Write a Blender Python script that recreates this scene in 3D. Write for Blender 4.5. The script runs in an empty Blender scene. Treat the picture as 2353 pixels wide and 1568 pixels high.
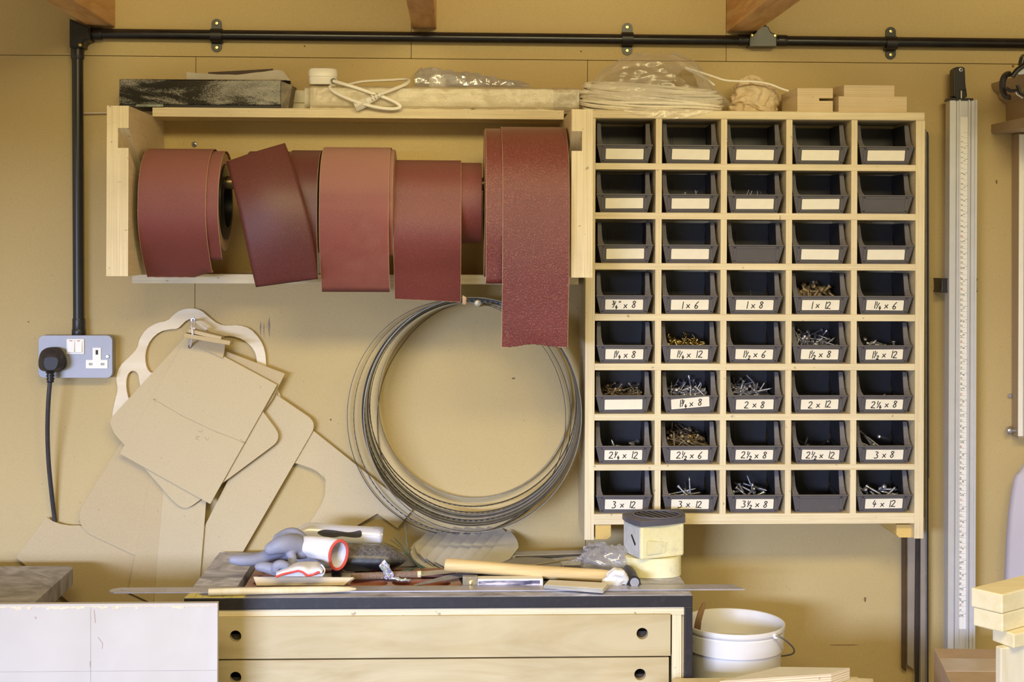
import bpy, bmesh, math, random
from mathutils import Vector, Matrix, noise
from mathutils.geometry import tessellate_polygon
random.seed(7)
S = bpy.context.scene
COL = S.collection
PI = math.pi

# ------------------------------------------------------------------ camera
F = 3240.0                       # focal length in pixels of the 2353 px frame
CX, CY = 1176.5, 560.0           # principal point in the frame
CAM = Vector((0, -3.0, 1.55))
TH = math.atan(126.5 / F); RO = 0.004
_f = Vector((math.sin(TH), math.cos(TH), 0)); _r = Vector((math.cos(TH), -math.sin(TH), 0)); _u = Vector((0, 0, 1))
RT = _r * math.cos(RO) + _u * math.sin(RO)
UP = _u * math.cos(RO) - _r * math.sin(RO)
cd = bpy.data.cameras.new('camera'); cam = bpy.data.objects.new('camera', cd); COL.objects.link(cam)
cd.sensor_width = 36; cd.lens = F / 2353 * 36
cd.shift_y = -(784 - CY) / 2353
cd.clip_start = 0.05
M4 = Matrix((RT, UP, -_f)).transposed().to_4x4(); M4.translation = CAM
cam.matrix_world = M4
S.camera = cam

def ray(px, py): return _f + RT * ((px - CX) / F) + UP * ((CY - py) / F)
def at(px, py, Y):
    d = ray(px, py); return CAM + d * ((Y - CAM.y) / d.y)
def atz(px, py, Z):
    d = ray(px, py); return CAM + d * ((Z - CAM.z) / d.z)
def mpp(Y): return (Y - CAM.y) / F     # metres per pixel at depth Y

# ------------------------------------------------------------------ light
def srgb(r, g, b):
    def c(v):
        v /= 255.0
        return v / 12.92 if v <= 0.04045 else ((v + 0.055) / 1.055) ** 2.4
    return (c(r), c(g), c(b), 1.0)
W = bpy.data.worlds.new('world'); S.world = W; W.use_nodes = True
bg = W.node_tree.nodes['Background']; bg.inputs[0].default_value = (1.0, 0.90, 0.58, 1); bg.inputs[1].default_value = 0.68
def area(name, loc, target, sx, sy, power, color):
    l = bpy.data.lights.new(name, 'AREA'); l.shape = 'RECTANGLE'; l.size = sx; l.size_y = sy
    l.energy = power; l.color = color
    o = bpy.data.objects.new(name, l); COL.objects.link(o); o.location = loc
    o.rotation_euler = (Vector(target) - Vector(loc)).to_track_quat('-Z', 'Y').to_euler()
    return o
# daylight from front left; an added unseen blocker keeps it off upper wall
area('front_daylight', (-4.2, -10.2, 2.1), (0.1, 0, 1.0), 4.0, 1.4, 1470, (0.70, 0.85, 1.32))
area('ceiling_lamp', (0.25, -2.05, 2.36), (0.25, -0.2, 1.35), 2.0, 0.30, 46, (1.0, 0.86, 0.46))
S.view_settings.view_transform = 'Standard'; S.view_settings.look = 'None'
S.view_settings.gamma = 1.0; S.view_settings.use_curve_mapping = False
S.view_settings.exposure = 0.0

# ------------------------------------------------------------------ materials
class NT:
    def __init__(s, name):
        s.m = bpy.data.materials.new(name); s.m.use_nodes = True
        s.t = s.m.node_tree; s.n = s.t.nodes; s.b = s.n['Principled BSDF']; s.out = s.n['Material Output']
    def new(s, t, **kw):
        n = s.n.new(t)
        for k, v in kw.items(): setattr(n, k, v)
        return n
    def lk(s, a, b): s.t.links.new(a, b)
    def coord(s): return s.new('ShaderNodeTexCoord').outputs['Object']
    def noise(s, scale, detail=3, rough=.55, vec=None, stretch=None, dist=0):
        n = s.new('ShaderNodeTexNoise'); n.inputs['Scale'].default_value = scale
        n.inputs['Detail'].default_value = detail; n.inputs['Roughness'].default_value = rough
        n.inputs['Distortion'].default_value = dist
        v = vec or s.coord()
        if stretch:
            mp = s.new('ShaderNodeMapping'); mp.inputs['Scale'].default_value = stretch; s.lk(v, mp.inputs[0]); v = mp.outputs[0]
        s.lk(v, n.inputs['Vector']); return n.outputs['Fac']
    def ramp(s, fac, stops):
        r = s.new('ShaderNodeValToRGB'); e = r.color_ramp.elements
        while len(e) < len(stops): e.new(0.5)
        for el, (p, c) in zip(e, stops):
            el.position = p; el.color = c if hasattr(c, '__len__') else (c, c, c, 1)
        s.lk(fac, r.inputs[0]); return r.outputs['Color']
    def mix(s, fac, a, b, mode='MIX'):
        m = s.new('ShaderNodeMix', data_type='RGBA', blend_type=mode)
        for v, i in ((fac, 0), (a, 6), (b, 7)):
            if hasattr(v, 'is_linked'): s.lk(v, m.inputs[i])
            else: m.inputs[i].default_value = v
        return m.outputs[2]
    def math(s, op, a, b=0.0):
        m = s.new('ShaderNodeMath', operation=op)
        for v, i in ((a, 0), (b, 1)):
            if hasattr(v, 'is_linked'): s.lk(v, m.inputs[i])
            else: m.inputs[i].default_value = v
        return m.outputs[0]
    def bump(s, h, strength=.3, dist=.001):
        b = s.new('ShaderNodeBump'); b.inputs['Strength'].default_value = strength; b.inputs['Distance'].default_value = dist
        s.lk(h, b.inputs['Height']); s.lk(b.outputs[0], s.b.inputs['Normal'])
    def col(s, c):
        if hasattr(c, 'is_linked'): s.lk(c, s.b.inputs['Base Color'])
        else: s.b.inputs['Base Color'].default_value = c
    def rough(s, r):
        if hasattr(r, 'is_linked'): s.lk(r, s.b.inputs['Roughness'])
        else: s.b.inputs['Roughness'].default_value = r
    def metal(s, v): s.b.inputs['Metallic'].default_value = v

def sc(c, k): return (c[0] * k, c[1] * k, c[2] * k, 1)

def mdf(name, c, patch=.12):
    t = NT(name)
    big = t.ramp(t.noise(2.2, 3), [(.3, sc(c, 1 - patch)), (.7, sc(c, 1 + patch * .6))])
    fine = t.ramp(t.noise(420, 2, .7), [(.3, .92), (.62, 1.03)])
    spk = t.ramp(t.noise(150, 1), [(.20, .80), (.25, 1.0)])
    t.col(t.mix(1.0, t.mix(1.0, big, fine, 'MULTIPLY'), spk, 'MULTIPLY')); t.rough(.62)
    t.b.inputs['Specular IOR Level'].default_value = .25
    return t.m

def plain(name, c, rough=.5, metal=0, var=.12, scale=30, bump=0, bscale=200, spec=None):
    t = NT(name)
    t.col(t.ramp(t.noise(scale, 4), [(.3, sc(c, 1 - var)), (.7, sc(c, 1 + var))]))
    t.rough(rough); t.metal(metal)
    if bump: t.bump(t.noise(bscale, 3), bump)
    if spec is not None: t.b.inputs['Specular IOR Level'].default_value = spec
    return t.m

def dusty(name, c, dust, rough=.4, metal=0, amount=.7, scale=14):
    """object colour with settled dust on what faces up, and smears of it elsewhere"""
    t = NT(name)
    g = t.new('ShaderNodeNewGeometry'); sx = t.new('ShaderNodeSeparateXYZ'); t.lk(g.outputs['Normal'], sx.inputs[0])
    upf = t.ramp(sx.outputs['Z'], [(.25, 0), (.95, 1)])
    n1 = t.ramp(t.noise(scale, 5, .6), [(.35, .25), (.65, 1)])
    n2 = t.ramp(t.noise(scale * 2.3, 6, .7), [(.50, 0), (.75, .35)])
    fac = t.math('MINIMUM', t.math('ADD', t.math('MULTIPLY', t.math('MULTIPLY', upf, n1), amount), t.math('MULTIPLY', n2, amount * .6)), 1.0)
    t.col(t.mix(fac, c, dust)); t.rough(t.ramp(fac, [(0, rough), (.6, .8)])); t.metal(metal)
    return t.m

def ply(name, axis, face, light, dark, layer=.0027):
    """plywood: veneer on the two broad faces, laminations on the edges; axis = thickness direction"""
    t = NT(name); co = t.coord()
    sp = t.new('ShaderNodeSeparateXYZ'); t.lk(co, sp.inputs[0])
    ax = sp.outputs['XYZ'.index(axis)]
    st = {'X': (900, 6, 6), 'Y': (6, 900, 6), 'Z': (6, 6, 900)}[axis]
    wob = t.noise(1.0, 3, .6, co, {'X': (40, 3, 3), 'Y': (3, 40, 3), 'Z': (3, 3, 40)}[axis])
    ph = t.math('ADD', t.math('MULTIPLY', ax, 2 * PI / layer), t.math('MULTIPLY', wob, 1.2))
    s1 = t.math('SINE', ph)
    lay = t.math('ADD', t.math('MULTIPLY', s1, .30), t.math('MULTIPLY', t.noise(1.0, 3, .6, co, st), 1.0))
    edge = t.ramp(lay, [(.12, dark), (.46, sc(light, .90)), (.85, light)])
    g = t.new('ShaderNodeNewGeometry'); sn = t.new('ShaderNodeSeparateXYZ')
    vt = t.new('ShaderNodeVectorTransform', vector_type='NORMAL', convert_from='WORLD', convert_to='OBJECT')
    t.lk(g.outputs['Normal'], vt.inputs[0]); t.lk(vt.outputs[0], sn.inputs[0])
    fm = t.math('GREATER_THAN', t.math('ABSOLUTE', sn.outputs['XYZ'.index(axis)]), .7)
    grain = t.ramp(t.noise(1.0, 5, .6, co, (7, 7, 60) if axis != 'Z' else (7, 60, 7), 1.5), [(.3, sc(face, .86)), (.7, face)])
    mott = t.ramp(t.noise(9, 4), [(.3, .9), (.7, 1.04)])
    speck = t.ramp(t.noise(90, 2, .5), [(.25, .55), (.29, 1.0)])
    t.col(t.mix(1.0, t.mix(1.0, t.mix(fm, edge, grain), mott, 'MULTIPLY'), speck, 'MULTIPLY')); t.rough(.6)
    t.b.inputs['Specular IOR Level'].default_value = .3
    return t.m

def grain(name, c, dark, stretch=(4, 40, 40), rough=.55, dist=1.0, lo=.35, hi=.65):
    t = NT(name); co = t.coord()
    g = t.ramp(t.noise(1.0, 5, .6, co, stretch, dist), [(lo, dark), (hi, c)])
    m = t.ramp(t.noise(6, 3), [(.3, .92), (.7, 1.04)])
    t.col(t.mix(1.0, g, m, 'MULTIPLY')); t.rough(rough); t.b.inputs['Specular IOR Level'].default_value = .3
    return t.m

def abrasive(name, c, grit, rough=.5, bump=.5, spark=.25, pale=.0, toplight=.25):
    t = NT(name)
    g = t.noise(grit, 2, .7)
    base = t.ramp(t.noise(5, 3), [(.3, sc(c, .88)), (.7, sc(c, 1.1))])
    spk = t.ramp(g, [(.58, 0), (.70, spark)])
    dust_toplight = t.ramp(t.noise(3.3, 4, .6), [(.5, 0), (.8, pale)])
    gz = t.new('ShaderNodeNewGeometry'); sz = t.new('ShaderNodeSeparateXYZ'); t.lk(gz.outputs['Normal'], sz.inputs[0])
    dust_toplight = t.math('MAXIMUM', dust_toplight, t.math('MULTIPLY', t.ramp(sz.outputs['Z'], [(.0, 0), (.9, 1)]), toplight))  # upper faces paled: overhead light painted in together with settled dust
    t.col(t.mix(dust_toplight, t.mix(spk, t.mix(1.0, base, t.ramp(g, [(.3, .75), (.6, 1.1)]), 'MULTIPLY'), srgb(196, 140, 130)), srgb(196, 156, 142)))
    t.rough(rough); t.bump(g, bump, .0012)
    t.b.inputs['Specular IOR Level'].default_value = .6
    return t.m

def film(name, tint, opac=.35, rough=.12, gl=.16):
    """thin clear plastic"""
    t = NT(name); t.n.remove(t.b)
    tr = t.new('ShaderNodeBsdfTransparent'); df = t.new('ShaderNodeBsdfDiffuse'); tl = t.new('ShaderNodeBsdfTranslucent'); gs = t.new('ShaderNodeBsdfGlossy')
    df.inputs[0].default_value = tint; tl.inputs[0].default_value = tint; gs.inputs['Roughness'].default_value = rough
    a = t.new('ShaderNodeMixShader'); a.inputs[0].default_value = .5; t.lk(df.outputs[0], a.inputs[1]); t.lk(tl.outputs[0], a.inputs[2])
    nz = t.ramp(t.noise(22, 5, .65), [(.3, opac * .65), (.7, min(1, opac * 1.5))])
    b = t.new('ShaderNodeMixShader'); t.lk(nz, b.inputs[0]); t.lk(tr.outputs[0], b.inputs[1]); t.lk(a.outputs[0], b.inputs[2])
    c = t.new('ShaderNodeMixShader'); c.inputs[0].default_value = gl; t.lk(b.outputs[0], c.inputs[1]); t.lk(gs.outputs[0], c.inputs[2])
    bp = t.new('ShaderNodeBump'); bp.inputs['Strength'].default_value = .5; bp.inputs['Distance'].default_value = .006
    t.lk(t.noise(28, 4, .6), bp.inputs['Height'])
    for s_ in (gs, df): t.lk(bp.outputs[0], s_.inputs['Normal'])
    t.lk(c.outputs[0], t.out.inputs['Surface']); return t.m

BIRCH_F, BIRCH_L, BIRCH_D = srgb(230, 212, 174), srgb(242, 228, 196), srgb(194, 170, 128)
MW = mdf('wall_mdf', srgb(195, 173, 124), .06)
MT = mdf('template_mdf', srgb(200, 182, 145), .05)
MT2 = mdf('template_mdf_brown', srgb(194, 173, 133), .05)
PX = ply('birch_ply_upright', 'X', BIRCH_F, BIRCH_L, BIRCH_D)
PZ = ply('birch_ply_flat', 'Z', BIRCH_F, BIRCH_L, BIRCH_D)
PY = ply('birch_ply_facing', 'Y', srgb(228, 208, 165), BIRCH_L, BIRCH_D)
DRW = grain('drawer_birch_veneer', srgb(196, 181, 144), srgb(178, 158, 116), (2.2, 5, 12), .5, 2.2, .25, .6)
PALE = grain('pale_plywood_face', srgb(198, 191, 184), srgb(188, 180, 168), (3, 3, 1.0), .55, 1.5)
CLOUD = grain('poplar_ply_face', srgb(240, 228, 206), srgb(228, 212, 184), (3, 3, 20), .55, 1)
PINE = grain('planed_softwood', srgb(232, 220, 186), srgb(220, 202, 158), (30, 30, 5), .6, 1)
JOIST = grain('sawn_joist_timber', srgb(222, 182, 128), srgb(190, 142, 88), (30, 4, 30), .75, .6)
BLK = dusty('black_conduit_plastic', srgb(22, 20, 22), srgb(86, 72, 58), .28, 0, .6, 18)
BLKS = plain('black_moulded_plastic', srgb(30, 28, 30), .35, 0, .2, 40)
BIN = dusty('shaded_bin_plastic', srgb(46, 44, 47), srgb(120, 114, 108), .45, 0, .35, 30)  # same plastic, darkened to put the shade inside the bins into the colour
BINF = dusty('dusty_lit_bin_front', srgb(92, 89, 95), srgb(150, 144, 138), .5, 0, .5, 34)  # lighter copy of the bin plastic for the lit fronts, with their dust
CARD = plain('cream_label_card', srgb(244, 238, 224), .6, 0, .03, 60)
INK = plain('marker_ink', srgb(38, 36, 40), .6, 0, .2, 300)
PENCIL = plain('graphite_mark', srgb(140, 122, 102), .6, 0, .2, 200)
STEEL = plain('zinc_plated_steel', srgb(196, 196, 208), .3, .8, .12, 60)
BRASS = plain('brass_plated_steel', srgb(204, 184, 124), .3, 1, .2, 60)
TANS = plain('dull_bronze_screw', srgb(150, 132, 104), .5, .6, .25, 60)
DARKST = plain('dark_spring_steel', srgb(62, 60, 60), .36, .6, .3, 60)
LIGHTST = plain('bright_spring_steel', srgb(150, 148, 147), .3, .6, .15, 60)
ALU = plain('anodised_aluminium', srgb(206, 206, 212), .4, .25, .04, 30)
WHITEP = plain('white_plastic', srgb(238, 234, 224), .35, 0, .04, 20)
CREAMP = plain('cream_plastic', srgb(226, 216, 190), .4, 0, .06, 20)
GREYBOX = plain('grey_socket_enamel', srgb(152, 152, 160), .4, .1, .04, 20)
A1 = abrasive('fine_red_abrasive', srgb(120, 58, 54), 900, .62, .25, .10)
A2 = abrasive('dark_red_abrasive', srgb(90, 38, 36), 700, .45, .3, .15, 0, .1)
A3 = abrasive('brick_red_abrasive', srgb(134, 68, 60), 900, .6, .25, .14, .3, .6)
A4 = abrasive('speckled_red_abrasive', srgb(116, 52, 47), 800, .45, .5, .3, 0, .15)
A5 = abrasive('coarse_maroon_abrasive', srgb(114, 50, 47), 420, .34, 1.0, .4, 0, .12)
ABACK = plain('abrasive_cloth_backing', srgb(196, 164, 128), .8, 0, .1, 60)
CLEAR = film('clear_polythene', srgb(242, 238, 230), .22, .25, .07)
CLEAR2 = film('clear_polythene_wrap', srgb(240, 232, 210), .5, .35, .06)
CLEARB = film('clear_crumpled_polythene', srgb(232, 231, 238), .5, .14, .16)
ROPE = plain('white_cotton_cord', srgb(240, 234, 220), .7, 0, .06, 90, .3, 300)
CLOTH = plain('beige_canvas', srgb(212, 192, 158), .85, 0, .08, 40, .4, 500)
KNIT = plain('white_knit_cotton', srgb(226, 224, 226), .85, 0, .06, 60, .6, 420)
RUB = plain('blue_grey_rubber_coating', srgb(148, 150, 170), .55, 0, .10, 25, .2, 150)
REDT = plain('red_cuff_binding', srgb(214, 84, 72), .8, 0, .06, 60, .4, 500)
WHITEB = plain('white_bucket_plastic', srgb(236, 232, 228), .38, 0, .03, 6)
LILAC = plain('pale_lilac_sheet', srgb(206, 200, 214), .6, 0, .03, 8)
PAPER = plain('white_paper', srgb(230, 228, 226), .75, 0, .05, 30)
GREYP = plain('grey_brown_paper', srgb(186, 178, 164), .7, 0, .08, 20)

# ------------------------------------------------------------------ mesh builder
class MB:
    def __init__(s): s.v = []; s.f = []
    def add(s, vs, fs):
        o = len(s.v); s.v += [Vector(v) for v in vs]; s.f += [[i + o for i in f] for f in fs]; return s
    def box(s, x0, x1, y0, y1, z0, z1):
        x0, x1 = sorted((x0, x1)); y0, y1 = sorted((y0, y1)); z0, z1 = sorted((z0, z1))
        return s.hexa([(x0, y0, z0), (x1, y0, z0), (x1, y1, z0), (x0, y1, z0)], [(x0, y0, z1), (x1, y0, z1), (x1, y1, z1), (x0, y1, z1)])
    def hexa(s, b, t):
        return s.add(list(b) + list(t), [(3, 2, 1, 0), (4, 5, 6, 7), (0, 1, 5, 4), (1, 2, 6, 5), (2, 3, 7, 6), (3, 0, 4, 7)])
    def extrude(s, loops, d):
        """loops of 3D points (outer first, then holes) extruded by vector d"""
        loops = [[Vector(p) for p in l] for l in loops]; d = Vector(d)
        n = sum(len(l) for l in loops); flat = [p for l in loops for p in l]
        tris = tessellate_polygon(loops); o = len(s.v)
        s.v += flat + [p + d for p in flat]
        for t in tris:
            a, b, c = t; nn = (flat[b] - flat[a]).cross(flat[c] - flat[a])
            if nn.dot(d) > 0: a, c = c, a
            s.f.append([o + a, o + b, o + c]); s.f.append([o + n + c, o + n + b, o + n + a])
        k = 0
        for l in loops:
            m = len(l)
            for i in range(m): s.f.append([o + k + i, o + k + (i + 1) % m, o + n + k + (i + 1) % m, o + n + k + i])
            k += m
        return s
    def tube(s, path, r, n=10, closed=False, caps=True, flat=1.0):
        path = [Vector(p) for p in path]; m = len(path); o = len(s.v); nrm = None
        for i, p in enumerate(path):
            if closed: t = path[(i + 1) % m] - path[i - 1]
            else: t = path[min(i + 1, m - 1)] - path[max(i - 1, 0)]
            t = t.normalized() if t.length > 1e-9 else Vector((0, 0, 1))
            if nrm is None: nrm = t.orthogonal().normalized() if abs(t.y) > .9 else t.cross(Vector((0, 1, 0))).normalized()
            else:
                nrm = nrm - t * nrm.dot(t); nrm = nrm.normalized() if nrm.length > 1e-6 else t.orthogonal().normalized()
            b = t.cross(nrm); rr = r[i] if hasattr(r, '__len__') else r
            for k in range(n):
                a = 2 * PI * k / n; s.v.append(p + (nrm * math.cos(a) + b * (math.sin(a) * flat)) * rr)
        for i in range(m if closed else m - 1):
            j = (i + 1) % m
            for k in range(n): s.f.append([o + i * n + k, o + i * n + (k + 1) % n, o + j * n + (k + 1) % n, o + j * n + k])
        if caps and not closed:
            s.f.append([o + k for k in reversed(range(n))]); s.f.append([o + (m - 1) * n + k for k in range(n)])
        return s
    def ell(s, c, rad, nu=16, nv=10, rot=None, fn=None):
        o = len(s.v); c = Vector(c)
        for j in range(nv + 1):
            th = PI * j / nv
            for i in range(nu):
                ph = 2 * PI * i / nu
                u = Vector((math.sin(th) * math.cos(ph), math.sin(th) * math.sin(ph), math.cos(th)))
                p = Vector((u.x * rad[0], u.y * rad[1], u.z * rad[2]))
                if fn: p = p * fn(u)
                if rot: p = rot @ p
                s.v.append(c + p)
        for j in range(nv):
            for i in range(nu):
                a, b = o + j * nu + i, o + j * nu + (i + 1) % nu
                s.f.append([a, a + nu, b + nu, b])
        return s
    def lathe(s, prof, c, axis='Z', n=32, closed=False):
        """prof: (radius, height) pairs revolved about an axis through c"""
        o = len(s.v); c = Vector(c); m = len(prof)
        for r, h in prof:
            for i in range(n):
                a = 2 * PI * i / n; x, y = r * math.cos(a), r * math.sin(a)
                s.v.append(c + Vector({'Z': (x, y, h), 'X': (h, x, y), 'Y': (x, h, -y)}[axis]))
        for j in range(m if closed else m - 1):
            jj = (j + 1) % m
            for i in range(n):
                s.f.append([o + j * n + i, o + j * n + (i + 1) % n, o + jj * n + (i + 1) % n, o + jj * n + i])
        if not closed:
            if prof[0][0] > 1e-6: s.f.append([o + i for i in reversed(range(n))])
            if prof[-1][0] > 1e-6: s.f.append([o + (m - 1) * n + i for i in range(n)])
        return s
    def grid(s, fn, nu, nv, skip=None):
        o = len(s.v)
        for j in range(nv + 1):
            for i in range(nu + 1): s.v.append(Vector(fn(i / nu, j / nv)))
        for j in range(nv):
            for i in range(nu):
                if skip and skip((i + .5) / nu, (j + .5) / nv): continue
                a = o + j * (nu + 1) + i; s.f.append([a, a + 1, a + nu + 2, a + nu + 1])
        return s
    def build(s, name, mat, parent=None, smooth=False, bevel=0, solid=0, remesh=0, sub=0, local=False, wn=True):
        me = bpy.data.meshes.new(name)
        org = Vector((0, 0, 0))
        if not local:
            if parent is not None: org = WL(parent)
            else:
                xs = [v.x for v in s.v]; ys = [v.y for v in s.v]; zs = [v.z for v in s.v]
                org = Vector(((min(xs) + max(xs)) / 2, (min(ys) + max(ys)) / 2, min(zs)))
        me.from_pydata([v - org for v in s.v], [], s.f)
        bm = bmesh.new(); bm.from_mesh(me); bmesh.ops.remove_doubles(bm, verts=bm.verts, dist=1e-6)
        bmesh.ops.recalc_face_normals(bm, faces=bm.faces); bm.to_mesh(me); bm.free()
        me.materials.append(mat)
        o = bpy.data.objects.new(name, me); COL.objects.link(o)
        if parent is not None: o.parent = parent
        elif not local: o.location = org
        if remesh:
            md = o.modifiers.new('remesh', 'REMESH'); md.mode = 'VOXEL'; md.voxel_size = remesh; md.use_smooth_shade = True
            sm = o.modifiers.new('smooth', 'SMOOTH'); sm.factor = .5; sm.iterations = 9; smooth = True
        if solid:
            md = o.modifiers.new('solid', 'SOLIDIFY'); md.thickness = solid; md.offset = 0
        if sub:
            md = o.modifiers.new('sub', 'SUBSURF'); md.levels = sub; md.render_levels = sub
        if bevel:
            md = o.modifiers.new('bevel', 'BEVEL'); md.width = bevel; md.segments = 2; md.limit_method = 'ANGLE'; md.angle_limit = math.radians(40)
        if smooth:
            for p in me.polygons: p.use_smooth = True
            if not remesh: me.set_sharp_from_angle(angle=math.radians(42))
        return o
def WL(o):
    l = Vector((0, 0, 0))
    while o is not None: l = l + o.location; o = o.parent
    return l
def tag(o, label=None, cat=None, group=None, kind=None):
    for k, v in (('label', label), ('category', cat), ('group', group), ('kind', kind)):
        if v: o[k] = v
    return o
def thing(name, loc, label, cat, group=None):
    o = bpy.data.objects.new(name, None); o.empty_display_size = .05; COL.objects.link(o); o.location = loc
    return tag(o, label, cat, group)
def copy_tree(o, parent=None):
    c = o.copy(); COL.objects.link(c)
    if parent is not None: c.parent = parent
    for ch in o.children: copy_tree(ch, c)
    return c
def pp(pts, Y): return [at(x, y, Y) for x, y in pts]
def chaikin(pts, n=2, closed=True):
    for _ in range(n):
        q = []; m = len(pts)
        for i in range(m if closed else m - 1):
            a, b = pts[i], pts[(i + 1) % m]
            q += [tuple(.75 * u + .25 * v for u, v in zip(a, b)), tuple(.25 * u + .75 * v for u, v in zip(a, b))]
        if not closed: q = [pts[0]] + q + [pts[-1]]
        pts = q
    return pts
def smoothpath(pts, n=2): return [Vector(p) for p in chaikin([tuple(p) for p in pts], n, False)]
def circle(cx, cy, r, n=20): return [(cx + r * math.cos(2 * PI * i / n), cy + r * math.sin(2 * PI * i / n)) for i in range(n)]
def rrect(x0, y0, x1, y1, r, n=5):
    p = []
    for cx, cy, a0 in ((x1 - r, y0 + r, -90), (x1 - r, y1 - r, 0), (x0 + r, y1 - r, 90), (x0 + r, y0 + r, 180)):
        for i in range(n + 1):
            a = math.radians(a0 + 90 * i / n); p.append((cx + r * math.cos(a), cy + r * math.sin(a)))
    return p
def screw_head(c, r, direction=(0, -1, 0), cross=True):
    """countersunk head with a cross recess cut as four raised quadrants, facing -Y"""
    m = MB(); m.lathe([(0, -.0016), (r * .8, -.0012), (r, 0), (r, .001), (r * .4, .004), (0, .004)], c, 'Y', 16)
    return m
def cross_mark(c, r):
    m = MB(); x, y, z = c; w = r * .16; l = r * .55
    m.box(x - l, x + l, y - .0021, y - .0013, z - w, z + w); m.box(x - w, x + w, y - .0022, y - .0013, z - l, z + l); return m

# ------------------------------------------------------------------ the setting
zs = at(1176, 137, 0).z
X = lambda px, Y=0, py=560: at(px, py, Y).x
m = MB()
xs = [-2.6, X(449, 0, 400), X(1350, 0, 150), 3.0]
for a, b in zip(xs, xs[1:]): m.box(a + .0005, b - .0005, 0, .018, -.05, zs - .0004)
xu = [-2.6, X(945, 0, 100), X(1668, 0, 100), 3.0]
for a, b in zip(xu, xu[1:]): m.box(a + .0005, b - .0005, -.004, .018, zs + .0004, 2.6)
m.box(-2.6, 3.0, .019, .06, -.05, 2.6)
wall = m.build('wall_back', MW, bevel=.0005); tag(wall, 'brown fibreboard lined back wall of the workshop', None, None, 'structure')
m = MB()
for (x0, y0, x1, y1) in ((597, 737, 601, 772), (605, 739, 608, 775), (612, 742, 613, 762), (616, 728, 621, 776)):
    c = pp([((x0 + x1) / 2, y0), (x1, y0 * .6 + y1 * .4), (x1 - 1, y0 * .4 + y1 * .6), ((x0 + x1) / 2 + 1, y1), (x0, y0 * .4 + y1 * .6), (x0, y0 * .7 + y1 * .3)], -.0004)
    m.extrude([c], (0, .0006, 0))
m.build('pencil_smudge', PENCIL, wall)
m = MB()
for (x, y, w_, h_) in ((1988, 1376, 3, 3), (1988, 1381, 2, 3), (1940, 1483, 34, .7), (2120, 820, 2, 2), (700, 106, 2, 2), (1335, 118, 2, 2), (2328, 152, 3, 3), (1500, 1340, 2, 1.5), (760, 965, 2, 2), (65, 740, 2, 1.5), (2290, 418, 2, 5), (1180, 870, 4, 2)):
    yy = -.0046 if y < 137 else -.0006
    m.extrude([[at(x + w_ * math.cos(2 * PI * i / 10), y + h_ * math.sin(2 * PI * i / 10), yy) for i in range(10)]], (0, .0008, 0))
m.build('wall_speck', plain('dark_wall_speck', srgb(120, 92, 58), .7, 0, .4, 300), wall)
m = MB().box(-4.5, 3.0, -4.68, -4.6, 1.62, 2.5).box(-1.0, -.40, -4.68, -4.6, 0, 1.6199)  # lintel and pier added out of view to shape the daylight
tag(m.build('daylight_blocker', MW), 'added unseen lintel and pier blocking the daylight', None, None, 'structure')
m = MB().box(-2.6, 3.0, -4.6, .06, -.05, 0)
tag(m.build('floor', plain('concrete_floor', srgb(150, 142, 132), .8, 0, .15, 4)), 'dusty concrete floor', None, None, 'structure')
m = MB().box(-2.6, 3.0, -2.6, .06, 2.45, 2.5)
tag(m.build('ceiling', plain('ceiling_board', srgb(150, 110, 66), .8, 0, .1, 4)), 'timber board ceiling', None, None, 'structure')
for nm, pl, pr, pyb in (('left', 207, 265, 62), ('middle', 947, 1003, 67), ('right', 1669, 1735, 75)):
    a, b = at(pl, pyb, -.004), at(pr, pyb, -.004)
    o = MB().box(a.x, b.x, -2.4, -.004, a.z, a.z + .2).build('ceiling_beam', JOIST, bevel=.002)
    tag(o, {'left': 'rough sawn ceiling joist above the black elbow box', 'middle': 'rough sawn ceiling joist meeting the wall above the long shelf', 'right': 'pale sawn ceiling joist above the black conduit junction box'}[nm], 'beam', 'ceiling joists', 'structure')

# ------------------------------------------------------------------ black conduit
c0 = at(178, 115, -.02); cond = thing('electrical_conduit', at(181, 770, 0), 'black conduit running along the wall top and down to the wall socket', 'conduit')
PR = .0112
a, b = at(190, 77.5, -.02), at(2420, 101, -.02)
MB().tube([a.lerp(b, i / 30) for i in range(31)], PR, 20).build('horizontal_pipe', BLK, cond, True)
a, b = at(178, 105, -.02), at(181, 772, -.02)
MB().tube([a.lerp(b, i / 10) for i in range(11)], PR * 1.02, 20).build('vertical_pipe', BLKS, cond, True)
def coupling(p, q, r):
    MB().tube([p, p.lerp(q, .06), p.lerp(q, .94), q], [r * .97, r, r, r * .97], 20).build('pipe_coupling', BLKS, cond, True)
coupling(at(206, 78, -.02), at(235, 78.4, -.02), .0132); coupling(at(178, 108, -.02), at(178.4, 136, -.02), .0135)
coupling(at(181, 732, -.02), at(181, 760, -.02), .013); coupling(at(181, 757, -.02), at(181, 771, -.02), .0142)
coupling(at(1697, 92.5, -.02), at(1724, 93, -.02), .0128); coupling(at(1786, 93.5, -.02), at(1808, 94, -.02), .0126)
coupling(at(1748, 62, -.02), at(1748, 30, -.02), .0118)
el = [(160, 43), (190, 55), (207, 62), (207, 93), (196, 95), (192, 100), (191, 109), (160, 109)]
MB().extrude([pp(el, -.04)], (0, .0355, 0)).build('elbow_box', BLKS, cond, bevel=.002)
e2 = [(164, 48), (203, 64), (203, 89), (193, 91), (187, 98), (186, 105), (164, 105)]
eb = MB().extrude([pp(e2, -.043)], (0, .004, 0)).build('elbow_cover', BLKS, cond, bevel=.001)
p = at(184, 103, -.0435); screw_head(p, .004).build('screw', BRASS, cond, True)
te = [(1722, 84), (1736, 74), (1741, 61), (1765, 60), (1772, 74), (1786, 79), (1786, 107), (1722, 107)]
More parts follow.
